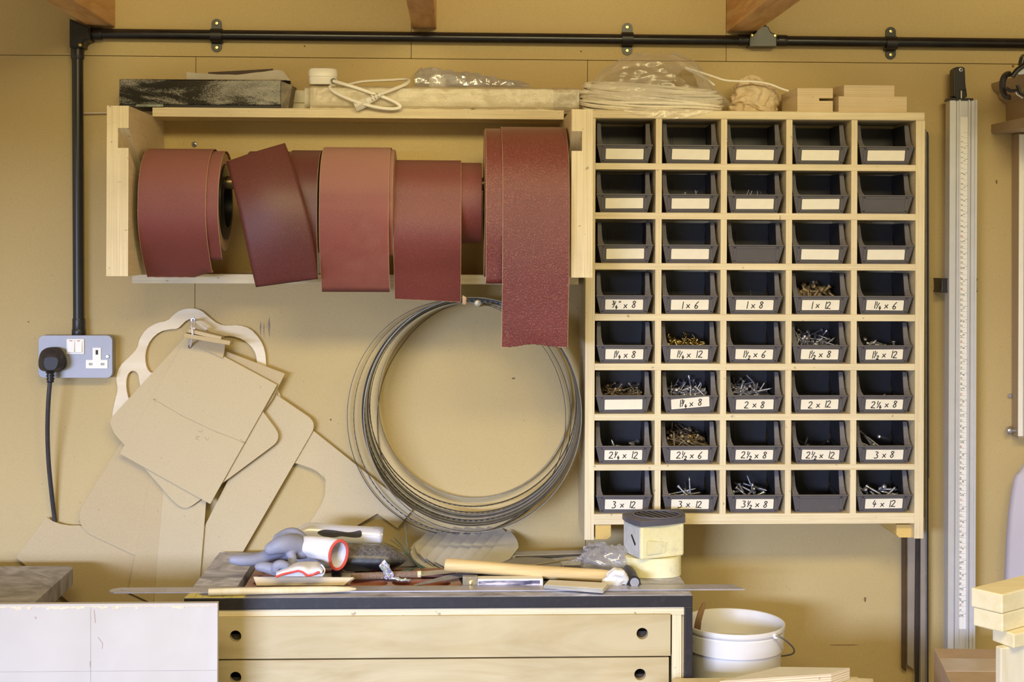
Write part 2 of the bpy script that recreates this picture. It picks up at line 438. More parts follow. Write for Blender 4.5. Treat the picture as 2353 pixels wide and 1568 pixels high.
MB().extrude([pp(te, -.036)], (0, .0315, 0)).build('junction_box', BLKS, cond, bevel=.002)
for q in ((1728, 81), (1781, 82)): screw_head(at(q[0], q[1], -.0365), .0035).build('screw', BRASS, cond, True)
for px, pyc, hh in ((497.5, 81.5, 38), (1441.5, 89.5, 37), (2047, 99, 37)):
    pl = rrect(px - 11.8, pyc - hh, px + 11.8, pyc + hh, 11.5, 6)
    sd = MB().extrude([pp(pl, -.0080)], (0, .0034, 0)); c = at(px, pyc, -.02)
    ww = 13 * mpp(-.02)
    o = len(sd.v); n = 16
    for xx in (-ww, ww):
        for rr in (PR + .0005, PR + .0032):
            for i in range(n + 1):
                an = PI * i / n; sd.v.append(Vector((c.x + xx, c.y - math.sin(an) * rr - .0 if True else 0, c.z + math.cos(an) * rr)))
    for i in range(n):
        A, B, C, D = o + i, o + (n + 1) + i, o + 2 * (n + 1) + i, o + 3 * (n + 1) + i
        sd.f += [[A, A + 1, B + 1, B], [C, D, D + 1, C + 1], [B, B + 1, D + 1, D], [A, C, C + 1, A + 1]]
    for sg in (-1, 1):
        zz = c.z + sg * (PR + .0018); sd.box(c.x - ww, c.x + ww, -.02, -.005, zz - .0014, zz + .0014)
    sdo = sd.build('saddle_clip', BLKS, cond, bevel=.0006)
    for sg in (-1, 1): screw_head(at(px, pyc + sg * (hh - 10), -.0085), .0042).build('screw', BRASS, sdo, True)

# ------------------------------------------------------------------ wall socket and plug
so = thing('wall_socket', at(175, 869, 0), 'double metal wall socket with white switches on the wall', 'socket')
YS = -.036
bx = rrect(88, 771, 258, 869, 13)
MB().extrude([pp(bx, -.030)], (0, .030, 0)).build('back_box', GREYBOX, so, bevel=.001)
pl = MB().extrude([pp(bx, YS)], (0, .006, 0)).build('face_plate', GREYBOX, so, bevel=.002)
MB().extrude([pp(rrect(153, 779.5, 193, 814, 2), YS - .003)], (0, .003, 0)).build('switch_frame', WHITEP, so, bevel=.0005)
for x0 in (156, 173.5):
    b = [at(x, y, YS - .003) for x, y in ((x0, 810), (x0 + 15.5, 810), (x0 + 15.5, 782), (x0, 782))]
    tdp = [b[0] + Vector((0, -.0035, 0)), b[1] + Vector((0, -.0035, 0)), b[2] + Vector((0, -.001, 0)), b[3] + Vector((0, -.001, 0))]
    r_ = MB().hexa(b, tdp).build('switch_rocker', WHITEP, so, bevel=.0005)
    MB().extrude([pp([(x0 + 4, 783), (x0 + 10, 783), (x0 + 10, 784.5), (x0 + 4, 784.5)], YS - .0045)], (0, .0008, 0)).build('red_mark', plain('red_paint_mark', srgb(190, 90, 80), .6), r_) if x0 < 160 else MB().extrude([pp([(x0 + 4, 783), (x0 + 10, 783), (x0 + 10, 784.5), (x0 + 4, 784.5)], YS - .0045)], (0, .0008, 0)).build('red_mark', bpy.data.materials['red_paint_mark'], r_)
def z7(pts): return [(60 + x / 7.84, 700 + y / 7.84) for x, y in pts]
T = z7([(1197, 780), (1348, 780), (1348, 1000), (1466, 1000), (1466, 1152), (1076, 1152), (1076, 1000), (1197, 1000)])
sl = [z7([(a, c), (a, d), (b, d), (b, c)]) for a, b, c, d in ((1252, 1297, 822, 905), (1132, 1198, 1055, 1098), (1345, 1412, 1055, 1098))]
MB().extrude([pp(T, YS - .002)] + [pp(q, YS - .002) for q in sl], (0, .002, 0)).build('outlet_insert', WHITEP, so)
dk = MB()
dk.extrude([pp(sl[0], YS - .0003)], (0, .0005, 0)); dk.build('earth_slot', plain('dark_slot', srgb(40, 34, 30), .6), so)
for q in sl[1:]: MB().extrude([pp(q, YS - .0003)], (0, .0005, 0)).build('shutter_slot', plain('grey_shutter', srgb(176, 174, 166), .6), so)
screw_head(at(60 + 1466 / 7.84, 700 + 942 / 7.84, YS - .001), .0042).build('screw', STEEL, so, True)
pg = thing('power_plug', at(118, 855, -.05), 'black three pin plug and cable in the left outlet of the wall socket', 'plug')
back = chaikin(z7([(300, 815), (400, 770), (560, 765), (650, 810), (725, 950), (740, 1080), (690, 1165), (520, 1225), (360, 1215), (240, 1180), (225, 1060), (250, 900)]), 2)
mid = chaikin(z7([(285, 825), (390, 790), (520, 785), (615, 820), (685, 960), (700, 1100), (640, 1170), (520, 1215), (350, 1212), (235, 1175), (216, 1050), (240, 910)]), 2)
fr = chaikin(z7([(330, 960), (380, 940), (500, 940), (560, 965), (590, 1020), (560, 1130), (520, 1180), (470, 1195), (380, 1195), (340, 1160), (310, 1090), (310, 1010)]), 2)
m = MB(); rings = [pp(back, -.037), pp(back, -.048), pp(mid, -.050), pp(mid, -.064), pp(fr, -.082)]; n = len(back)
m.v = [v for r_ in rings for v in r_]
for j in range(4):
    for i in range(n): m.f.append([j * n + i, j * n + (i + 1) % n, (j + 1) * n + (i + 1) % n, (j + 1) * n + i])
m.f.append(list(range(n))); m.f.append([4 * n + i for i in range(n)])
m.build('plug_body', dusty('dusty_black_rubber', srgb(30, 28, 34), srgb(92, 82, 80), .5, 0, .7, 20), pg, True, bevel=.0015)
m = MB(); gp = [(at(60 + 437 / 7.84, 700 + y / 7.84, -.064), r) for y, r in ((1170, .012), (1215, .0095), (1240, .0085), (1242, .0072), (1275, .0072), (1278, .0085), (1300, .0085), (1302, .0068), (1330, .0068), (1333, .008), (1362, .008), (1364, .0064), (1385, .0064), (1387, .0078), (1402, .0072))]
m.tube([g[0] for g in gp], [g[1] for g in gp], 14).build('cord_grip', BLKS, pg, True)
cp = smoothpath([at(115, 876, -.064), at(111, 920, -.062), at(108.5, 990, -.05), at(111, 1060, -.034), at(117, 1120, -.022), at(122, 1165, -.012), at(126, 1195, -.006), at(129, 1230, -.0052), at(134, 1290, -.0052)], 3)
MB().tube(cp, .0047, 10).build('cable', plain('grey_black_cable', srgb(58, 54, 60), .5, 0, .2, 60), pg, True)

# ------------------------------------------------------------------ sandpaper rack
YE, YSH = -.33, -.12
zt, zb = at(270, 243, YE).z, at(270, 635, YE).z
xl0, xl1 = at(245, 440, YE).x, at(295, 440, YE).x
xr0, xr1 = at(1313, 440, YE).x, at(1362, 440, YE).x
rack = thing('sandpaper_rack', ((xl0 + xr1) / 2, -.1, zb - .02), 'birch plywood wall rack holding the hanging rolls of red sandpaper', 'rack')
YC, ZC, ZROD = -.2, 1.630, 1.668
z1, z2 = at(280, 294, YE).z, at(280, 340, YE).z
for (xo, xm, xi) in ((xl0, xl0 + .0205, xl1), (xr1, xr1 - .0205, xr0)):
    m = MB().box(xo, xm, YE, -.002, zb, zt)
    sl_ = [(xm, YE, zt), (xm, YE, z1), (xm, YC - .008, ZROD + .024), (xm, YC + .015, ZROD + .012), (xm, YC + .015, ZROD - .0132), (xm, YC - .016, ZROD - .0132), (xm, YE, z2), (xm, YE, zb), (xm, -.002, zb), (xm, -.002, zt)]
    m.extrude([sl_], (xi - xm, 0, 0)); m.build('end_panel', PX, rack)
za, zb2 = at(820, 250, YSH).z, at(820, 271.5, YSH).z
MB().box(xl1 - .001, xr0 + .001, YSH, -.002, zb2, za).build('top_shelf', PZ, rack, bevel=.0006)
zsh = zb
MB().box(xl0 + .0, xr1 - .008, YSH, -.002, zsh - .0195, zsh - .0003).build('bottom_shelf', PZ, rack, bevel=.0006)
MB().box(xl1, xr0, -.008, -.002, zsh, zb2).build('back_panel', mdf('rack_back_mdf', srgb(208, 184, 126)), rack)
p = at(446.5, 332, -.0085); so_ = screw_head(p, .0062).build('screw', STEEL, rack, True); cross_mark(p, .0062).build('cross_recess', BLKS, so_)
tag(MB().tube([at(190, 260, -.01), at(246, 259, -.01)], .0018, 8).build('thin_rod', plain('pale_rod', srgb(214, 196, 182), .5)), 'thin pale rod poking out of the wall rack beside the black conduit', 'rod')
rod = tag(MB().tube([(xl0 + .021, YC, ZROD), (xr1 - .021, YC, ZROD)], .0128, 20).build('roll_rod', plain('dull_brass_tube', srgb(150, 132, 100), .35, .8, .15, 20), smooth=True), 'dull metal rod through the sandpaper rolls in the wall rack', 'rod')

def wound(par, x0, x1, R, mat, core=.055):
    m = MB(); prof = [(core, x0), (R - .001, x0), (R, x0 + .001), (R, x1 - .001), (R - .001, x1), (core, x1)]
    m.lathe(prof, (0, YC, ZC), 'X', 72, True)
    o = m.build('wound_roll', mat, par, True, bevel=0); o.data.materials.append(ABACK)
    for p_ in o.data.polygons:
        if abs(p_.normal.x) > .9: p_.material_index = 1; p_.use_smooth = False
    return o
def core_(par, x0, x1, core, name='core_tube', mat=None, disc=False):
    pr = [(.0515, x0), (core - .0003, x0), (core - .0003, x1), (.0515, x1)]
    MB().lathe(pr, (0, YC, ZC), 'X', 40, True).build(name, mat or BLKS, par, True)
def strip(par, x0, x1, path, mat, ragged=0, name='loose_strip', skew=None, nx=14, rag_fn=None):
    path = [Vector((0, y, z)) for y, z in path]; nv = len(path) - 1
    e = .0006 / abs(x1 - x0); us = [0, e] + [e + (1 - 2 * e) * k / nx for k in range(1, nx)] + [1 - e, 1]
    if rag_fn: path.insert(nv, path[nv].lerp(path[nv - 1], .0013 / max(1e-6, (path[nv] - path[nv - 1]).length))); nv += 1
    m = MB(); w_ = len(us)
    for i, q in enumerate(path):
        for u in us:
            dz = rag_fn(u) if rag_fn and i >= nv - 1 else 0
            if rag_fn and i == nv: dz = last_[us.index(u)] + random.uniform(-.0004, .0004)
            if rag_fn and i == nv - 1: last_ = (last_ if u != 0 else []) + [dz]
            m.v.append(Vector((x0 + (x1 - x0) * u, q.y, q.z + dz)))
    for i in range(nv):
        for k in range(w_ - 1): m.f.append([i * w_ + k, i * w_ + k + 1, (i + 1) * w_ + k + 1, (i + 1) * w_ + k])
    o = m.build(name, mat, par, True); o.data.materials.append(ABACK)
    for f_ in o.data.polygons:
        c_ = f_.center; fx_ = min(abs(c_.x + WL(par).x - x0), abs(c_.x + WL(par).x - x1))
        if fx_ < .0004 or (rag_fn and f_.center.z + WL(par).z < path[nv - 1].z + .0002 - .0 and f_.area < .00003 and abs(c_.z + WL(par).z - path[nv].z) < .02 and f_.index >= (nv - 1) * (w_ - 1)): f_.material_index = 1
    md = o.modifiers.new('solid', 'SOLIDIFY'); md.thickness = .0011; md.offset = 0; md.material_offset = 1; md.material_offset_rim = 1
    # front (towards -Y / outside) keeps the grit
    me = o.data; c = sum((p_.normal.y for p_ in me.polygons), 0)
    if c > 0: me.flip_normals()
    return o
def arc(R, a0, a1, n=22):   # angle measured from +Y(back) over the top to -Y(front)
    return [(YC + R * math.cos(math.radians(a0 + (a1 - a0) * i / n)), ZC + R * math.sin(math.radians(a0 + (a1 - a0) * i / n))) for i in range(n + 1)]
def hang(R, zend, curl=0.0, a0=60, bulge=.004, n=16):
    p = arc(R, a0, 180); y0, z0 = p[-1]
    for i in range(1, n + 1):
        t = i / n; p.append((y0 - bulge * math.sin(PI * min(1, t * 1.4)) + curl * t ** 2.2, z0 + (zend - z0) * t))
    return p
wpx = lambda px, Y: at(px, 470, Y).x
def roll(label, base_py): return thing('sandpaper_roll', (0, YC, ZC), label, 'sandpaper roll', 'sandpaper rolls on the rack')

# roll by the left end
t = roll('fine red sandpaper roll beside the left end of the wall rack', 0); R = .0975
x0, x1 = wpx(352, YC), wpx(517, YC); wound(t, x0, x1, R, A1, .075)
m = MB().lathe([(.0515, x1 - .012), (.0748, x1 - .012), (.0748, x1 + .004), (.062, x1 + .006), (.0515, x1 + .006)], (0, YC, ZC), 'X', 40, True); m.build('hub', BLKS, t, True)
MB().lathe([(.0515, x0), (.0748, x0), (.0748, x0 + .01), (.0515, x0 + .01)], (0, YC, ZC), 'X', 40, True).build('hub', BLKS, t, True)
strip(t, wpx(316, -.305), wpx(473, -.305), hang(R + .006, at(400, 637, -.225).z, .085), A1, rag_fn=lambda u: .012 * max(0, u - .72) / .28 + random.uniform(-.0004, .0004))
strip(t, wpx(430, -.302), wpx(501, -.302), hang(R + .002, at(480, 598, -.27).z, .05), A1, name='under_strip')
# dark twisted one
t = roll('dark red sandpaper roll whose loose end twists up across the rack', 0); R = .100
x0, x1 = wpx(575, YC), wpx(737, YC); wound(t, x0, x1, R, A2); core_(t, x0, x1, .055)
L = [(520, 372, -.262), (532, 415, -.295), (546, 470, -.316), (560, 535, -.320), (573, 597, -.312), (588, 660, -.292)]
Rr = [(655, 329, -.262), (676, 385, -.295), (694, 440, -.316), (711, 505, -.320), (722, 570, -.312), (731, 641, -.292)]
Lp = smoothpath([at(*q) for q in L], 2); Rp = smoothpath([at(*q) for q in Rr], 2); nv = len(Lp) - 1
def fn(u, v):
    i = round(v * nv); p = Lp[i].lerp(Rp[i], u); return p + Vector((0, -.012 * math.sin(PI * u) * (1 - v) ** .5, 0))
o = MB().grid(fn, 16, nv).build('loose_strip', A2, t, True); o.data.materials.append(ABACK)
if sum(p_.normal.y for p_ in o.data.polygons) > 0: o.data.flip_normals()
md = o.modifiers.new('solid', 'SOLIDIFY'); md.thickness = .0011; md.offset = 0; md.material_offset = 1; md.material_offset_rim = 1
strip(t, wpx(660, -.29), wpx(730, -.29), hang(R + .002, at(700, 640, -.29).z, .03), A2, name='under_strip')
# brick red
t = roll('dusty brick red sandpaper roll in the middle of the wall rack', 0); R = .1025
x0, x1 = wpx(752, YC), wpx(909, YC); wound(t, x0, x1, R, A3); core_(t, x0, x1, .055)
strip(t, wpx(733, -.31), wpx(893, -.31), hang(R + .006, at(815, 671, -.25).z, .062), A3)
strip(t, wpx(840, -.305), wpx(902, -.305), hang(R + .002, at(815, 590, -.28).z, .035), A3, name='under_strip')
# speckled
t = roll('speckled red sandpaper roll of small diameter with curled bottom corner', 0); R = .0800
x0, x1 = wpx(950, YC), wpx(1106, YC); wound(t, x0, x1, R, A4, .055); core_(t, x0, x1, .055)
pth = hang(R + .004, at(985, 688, -.228).z, .062, bulge=.012)
o = strip(t, wpx(904, -.29), wpx(1060, -.29), pth, A4, rag_fn=lambda u: -.006 * u + random.uniform(-.0003, .0003))
# corner curl
m = MB(); a = at(1058, 688, -.230)
m.grid(lambda u, v: a + Vector((.004 + .0075 * math.sin(u * 2.6), -.004 - .0075 * (1 - math.cos(u * 2.6)) * .6, .004 + (.018 * (1 - .5 * u)) * v * 1.0 - .014)), 8, 4)
m.build('curled_corner', ABACK, t, True, solid=.001)
# coarse maroon
t = roll('largest coarse maroon sandpaper roll with a long torn tail', 0); R = .146
x0, x1 = wpx(1112, YC), wpx(1290, YC); wound(t, x0, x1, R, A5, .055); core_(t, x0, x1, .055)
def torn(u): return .007 * math.exp(-((u - .5) / .28) ** 2) + random.uniform(-.0009, .0009)
strip(t, wpx(1155, -.352), wpx(1309, -.352), hang(R + .005, at(1230, 800, -.325).z, .032, bulge=.003), A5, nx=40, rag_fn=torn)
strip(t, wpx(1117, -.343), wpx(1166, -.343), hang(R + .0015, at(1140, 652, -.33).z, .02), A5, name='under_strip')

# ------------------------------------------------------------------ pigeonhole unit
YP = -.15
pig = thing('pigeonhole_unit', (at(1735, 1240, YP).x, -.075, at(1735, 1240, YP).z), 'birch plywood pigeonhole unit on the wall full of grey bins', 'shelf unit')
PXm = lambda px: at(px, 740, YP).x
PZm = lambda py: at(1735, py, YP).z
sx = [PXm(1345), PXm(1367), PXm(2103), PXm(2124)]
ztop = PZm(255); zbot = PZm(1240)
for a, b in ((sx[0], sx[1]), (sx[2], sx[3])):
    MB().box(a, b, YP, -.001, zbot, PZm(274.5) if a > 0 and b == sx[3] else PZm(274.5)).build('side_panel', PX, pig, bevel=.0007)
MB().box(sx[0], sx[3], YP, -.001, PZm(274.5), ztop).build('top_panel', PZ, pig, bevel=.0025)
rows = [(274.5, 377), (391.5, 490), (505, 606), (621, 722.7), (738, 836.5), (851.5, 952), (966.5, 1068), (1081, 1181)]
for i in range(7): MB().box(sx[1], sx[2], YP, -.004, PZm(rows[i + 1][0]), PZm(rows[i][1])).build('shelf', PZ, pig, bevel=.0005)
MB().box(sx[1], sx[2], YP, -.004, PZm(1205), PZm(1181)).build('bottom_panel', PZ, pig, bevel=.0005)
MB().box(sx[1], sx[2], -.004, -.001, PZm(1181), PZm(274.5)).build('back_panel', PY, pig)
dv = [1512.5, 1662.5, 1812.3, 1962]
hw = 7.2 * mpp(YP)
for (a, b) in rows:
    for d in dv: MB().box(PXm(d) - hw, PXm(d) + hw, YP + .0006, -.004, PZm(b), PZm(a)).build('divider', PX, pig, bevel=.0004)
YB = mdf('yellow_mdf_block', srgb(222, 190, 116))
x_ = PXm(1367)
m = MB().extrude([pp([(1368, 1206), (1404, 1206), (1404, 1233), (1397, 1240), (1368, 1240)], YP + .004)], (0, .14, 0)); m.build('corner_block', YB, pig, bevel=.0006)
m = MB().extrude([pp([(2060, 1206), (2100, 1206), (2100, 1236), (2066, 1236), (2060, 1230)], YP + .02)], (0, .12, 0)); m.build('corner_block', YB, pig, bevel=.0006)

# ------------------------------------------------------------------ bins
BW, BH, BD = .113, .0835, .128
def bin_body():
    m = MB(); t_ = .0022
    # side profile of the wall top: (y from front, height)
    prof = [(0, .0365), (.004, .0367), (.010, .0385), (.016, .043), (.021, .050), (.025, .059), (.028, .069), (.031, .078), (.034, BH), (BD, BH)]
    def hwid(z, y): return (BW / 2 - .009) + .009 * min(1, z / .037) if z < .037 else BW / 2 - .0015 - .002 * (z - .037) / .045
    for sgn in (-1, 1):
        st = []
        for y, h in prof:
            zsn = [0, .012, .024, min(.036, h), h] if h > .0366 else [0, .012, .024, .036, h]
            y_in = y + .0
            st.append([(Vector((sgn * hwid(z, y), y + (.010 * (1 - z / .037) if z < .037 and y < .02 else 0), z)), Vector((sgn * (hwid(z, y) - t_ - (.0045 if y < .036 and z > .03 else 0)), y + (.010 * (1 - z / .037) if z < .037 and y < .02 else 0), z))) for z in zsn])
        for a, b in zip(st, st[1:]):
            for k in range(4):
                for w in (0, 1): m.add([a[k][w], a[k + 1][w], b[k + 1][w], b[k][w]], [(0, 1, 2, 3)])
            m.add([a[4][0], a[4][1], b[4][1], b[4][0]], [(0, 1, 2, 3)])
        a = st[0]
        for k in range(4): m.add([a[k][0], a[k][1], a[k + 1][1], a[k + 1][0]], [(0, 1, 2, 3)])
    w0, w1 = BW / 2 - .009, BW / 2
    # floor, back
    m.box(-w0, w0, .010, BD, 0, .0025); m.hexa([(-w0, BD - .002, 0), (w0, BD - .002, 0), (w0, BD, 0), (-w0, BD, 0)], [(-w1 + .003, BD - .002, BH), (w1 - .003, BD - .002, BH), (w1 - .003, BD, BH), (-w1 + .003, BD, BH)])
    # back ribs
    for x in (-.022, -.018): m.box(x - .0008, x + .0008, BD - .004, BD - .001, .02, .068)
    return m
def bin_front():
    m = MB(); w0, w1 = BW / 2 - .009, BW / 2
    m.hexa([(-w0, .010, 0), (w0, .010, 0), (w0, .0126, 0), (-w0, .0126, 0)], [(-w1, 0, .0365), (w1, 0, .0365), (w1, .0026, .0365), (-w1, .0026, .0365)])
    return m
def bin_flange(sg):
    # moulded edge that sweeps up from the lip to the top of the side wall
    m = MB(); pr = [(.0012, .037, .0135), (.006, .040, .0122), (.012, .0445, .0108), (.017, .051, .0098), (.0205, .060, .0090), (.0235, .070, .0084), (.026, .078, .0080), (.028, BH - .0005, .0076)]
    for (y0, z0, w0), (y1, z1, w1) in zip(pr, pr[1:]):
        xa = BW / 2 - .0012 - (z0 - .037) * .03; xb = BW / 2 - .0012 - (z1 - .037) * .03
        m.hexa([(sg * xa, y0, z0), (sg * (xa - w0), y0 + .003, z0), (sg * (xa - w0), y0 + .0052, z0 - .0005), (sg * xa, y0 + .003, z0 - .0005)],
               [(sg * xb, y1, z1), (sg * (xb - w1), y1 + .003, z1), (sg * (xb - w1), y1 + .0052, z1 - .0002), (sg * xb, y1 + .003, z1 - .0002)])
    return m
def bin_rim():
    m = MB(); w1 = BW / 2
    m.box(-w1 - .0008, w1 + .0008, -.0022, .004, .0352, .0378)     # lip across the front
    return m
def bin_frame():
    m = MB(); fw, hb = .0465, .0045
    def fp(x, z, o): return Vector((x, .010 * (1 - z / .0365) - o, z))
    for (x0, x1, za_, zb_) in ((-fw, fw, .030, .0345), (-fw, fw, .0035, .0065), (-fw, -fw + .0055, .0035, .0345), (fw - .0055, fw, .0035, .0345)):
        m.hexa([fp(x0, za_, -.0003), fp(x1, za_, -.0003), fp(x1, za_, .0014), fp(x0, za_, .0014)], [fp(x0, zb_, -.0003), fp(x1, zb_, -.0003), fp(x1, zb_, .0014), fp(x0, zb_, .0014)])
    return m
STROKES = {'1': [[(.3, 0), (.3, 1)]], '2': [[(.05, .8), (.2, .97), (.45, .95), (.52, .72), (.3, .35), (.02, .03), (.3, .06), (.62, .02)]],
           '3': [[(.08, .95), (.35, .98), (.5, .8), (.22, .56), (.5, .42), (.52, .15), (.25, .0), (.02, .08)]], '4': [[(.3, 1), (.06, .38), (.6, .42)], [(.45, .7), (.34, -.02)]],
           '6': [[(.5, 1), (.18, .62), (.05, .25), (.2, .02), (.45, .06), (.5, .3), (.3, .45), (.08, .3)]], '8': [[(.48, .85), (.28, 1), (.08, .82), (.28, .58), (.52, .3), (.35, .02), (.1, .1), (.08, .32), (.4, .62), (.5, .85)]],
           'x': [[(.05, .55), (.5, .08)], [(.48, .58), (.06, .05)]], '/': [[(.35, 1), (.0, 0)]], '"': [[(.1, 1), (.12, .8)], [(.3, 1), (.3, .8)]],
           '0': [[(.3, 1), (.08, .7), (.08, .25), (.28, 0), (.5, .25), (.5, .75), (.3, 1)]], '5': [[(.5, .98), (.12, .98), (.1, .56), (.42, .58), (.5, .28), (.3, .0), (.05, .06)]],
           '7': [[(.05, .97), (.52, .97), (.22, 0)]], '9': [[(.5, .7), (.3, .55), (.1, .72), (.25, .98), (.48, .92), (.5, .6), (.4, 0)]]}
def layout(txt):
    """list of (char, x, y, scale) in units of digit height"""
    out = []; x = 0; i = 0
    fr_ = {'q': ('1', '4'), 'h': ('1', '2'), 't': ('3', '4')}
    for ch in txt:
        if ch == ' ': x += .42
        elif ch in fr_:
            a, b = fr_[ch]; x += .10; out += [(a, x - .05, .52, .5), ('/', x + .06, .05, .85), (b, x + .34, -.20, .55)]; x += .72
        else: out.append((ch, x, 0, 1 if ch != '"' else .95)); x += .4 if ch in '1"' else .74
    return out, x
def write(mb, txt, cx, cz, y, h, rnd, wid=.0011, tilt=0):
    lay, tot = layout(txt); ca, sa = math.cos(tilt), math.sin(tilt)
    for ch, x, yy, s_ in lay:
        jx, jy = rnd.uniform(-.04, .04), rnd.uniform(-.06, .06)
        for st in STROKES[ch]:
            P = []
            for (a, b) in st:
                u = (x + jx + a * s_ + .12 * b * s_ - tot / 2) * h; v = (yy + jy + b * s_ - .5) * h
                P.append(Vector((cx + u * ca - v * sa, y, cz + u * sa + v * ca)))
            if len(P) > 2: P = smoothpath(P, 1)
            for a, b in zip(P, P[1:]):
                d = (b - a); d = d.normalized() if d.length > 1e-9 else Vector((1, 0, 0)); nn = Vector((-d.z, 0, d.x)) * wid * .5
                a2, b2 = a - d * wid * .3, b + d * wid * .3; e = Vector((0, -.0002, 0))
                mb.hexa([a2 - nn, b2 - nn, b2 + nn, a2 + nn], [a2 - nn + e, b2 - nn + e, b2 + nn + e, a2 + nn + e])
texts = [['', '', '', '', ''], ['', '', '', '', None], ['', '', None, '', ''],
         ['t" x 8', '1 x 6', '1 x 8', '1 x 12', '1q x 6'], ['1q x 8', '1q x 12', '1h x 6', '1h x 8', '1h x 12'],
         ['', '1t x 8', '2 x 8', '2 x 12', '2q x 8'], ['2q x 12', '2h x 6', '2h x 8', '2h x 12', '3 x 8'], ['3 x 12', '3 x 12', '3h x 8', None, '4 x 12']]
proto = thing('storage_bin', (0, 0, 0), 'bin', 'bin', 'storage bins in the pigeonholes')
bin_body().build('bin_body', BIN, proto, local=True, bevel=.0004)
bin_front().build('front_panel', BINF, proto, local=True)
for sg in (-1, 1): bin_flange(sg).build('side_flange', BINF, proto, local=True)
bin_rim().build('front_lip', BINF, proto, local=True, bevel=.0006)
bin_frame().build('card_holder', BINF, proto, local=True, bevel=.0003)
cols = [(1367.5, 1505.3), (1519.7, 1655.3), (1669.7, 1805), (1819.5, 1954.8), (1969.2, 2103)]
rn = ['top', 'second', 'third', 'fourth', 'fifth', 'sixth', 'seventh', 'bottom']; cn = ['leftmost', 'second', 'middle', 'fourth', 'rightmost']
say = {'q': ' 1/4', 'h': ' 1/2', 't': '3/4'}
binloc = {}
rnd = random.Random(3); firstbin = True
YBIN = YP - .001
offs = {(0, 0): 0, (1, 0): -2, (1, 4): 1}
bins_ = [proto] + [copy_tree(proto) for _ in range(39)]
for r in range(8):
    for c in range(5):
        b = bins_[r * 5 + c]
        x0, x1 = cols[c]; zf = at(1735, rows[r][1], YP).z + .0002
        xc = (PXm(x0) + PXm(x1)) / 2 + rnd.uniform(-.0016, .0016) - .001
        b.location = (xc, YBIN + rnd.uniform(.001, .004), zf)
        binloc[(r, c)] = b.location.copy()
        tx = texts[r][c]; where = '%s in the %s row of pigeonholes' % (cn[c], rn[r])
        if tx is None: lab = 'grey bin with an empty card holder, ' + where
        elif tx == '': lab = 'grey bin with a blank white card, ' + where
        else:
            sy = ''.join(say.get(ch, ch) for ch in tx).replace('"', ' inch').replace('  ', ' ').strip()
            lab = 'grey bin with card marked %s' % sy
            if tx == '3 x 12': lab += ', ' + where
            elif len(lab.split()) < 5: lab += ' in the pigeonholes'
        b['label'] = lab
        if tx is not None:
            tilt = math.radians(5) if (r, c) == (5, 1) else rnd.uniform(-.012, .012)
            lift = .0035 if (r, c) == (5, 1) else 0
            w, h = .0385 if (r, c) != (5, 1) else .039, .0105
            mb = MB(); ang = math.atan2(.010, .0365)
            def cp_(u, v, o):
                uu = u * math.cos(tilt) - v * math.sin(tilt); vv = u * math.sin(tilt) + v * math.cos(tilt)
                z = .0188 + lift + vv; return Vector((uu, .010 * (1 - z / .0365) - .0012 - lift * .15 - o, z))
            q = rrect(-w, -h, w, h, .0014, 3)
            mb.extrude([[cp_(u, v, .0006) for u, v in q]], (0, .0006, 0))
            cardo = mb.build('label_card', CARD, b, local=True)
            if tx:
                wb = MB(); write(wb, tx, 0, .0, 0, .0142, rnd, .0017, tilt)
                wb.v = [Vector((v.x + rnd.uniform(0, 0), .010 * (1 - (.0186 + lift + v.z) / .0365) - .0012 - lift * .15 - .0007 + v.y, .0186 + lift + v.z)) for v in wb.v]
                wb.build('handwriting', INK, cardo, local=True)

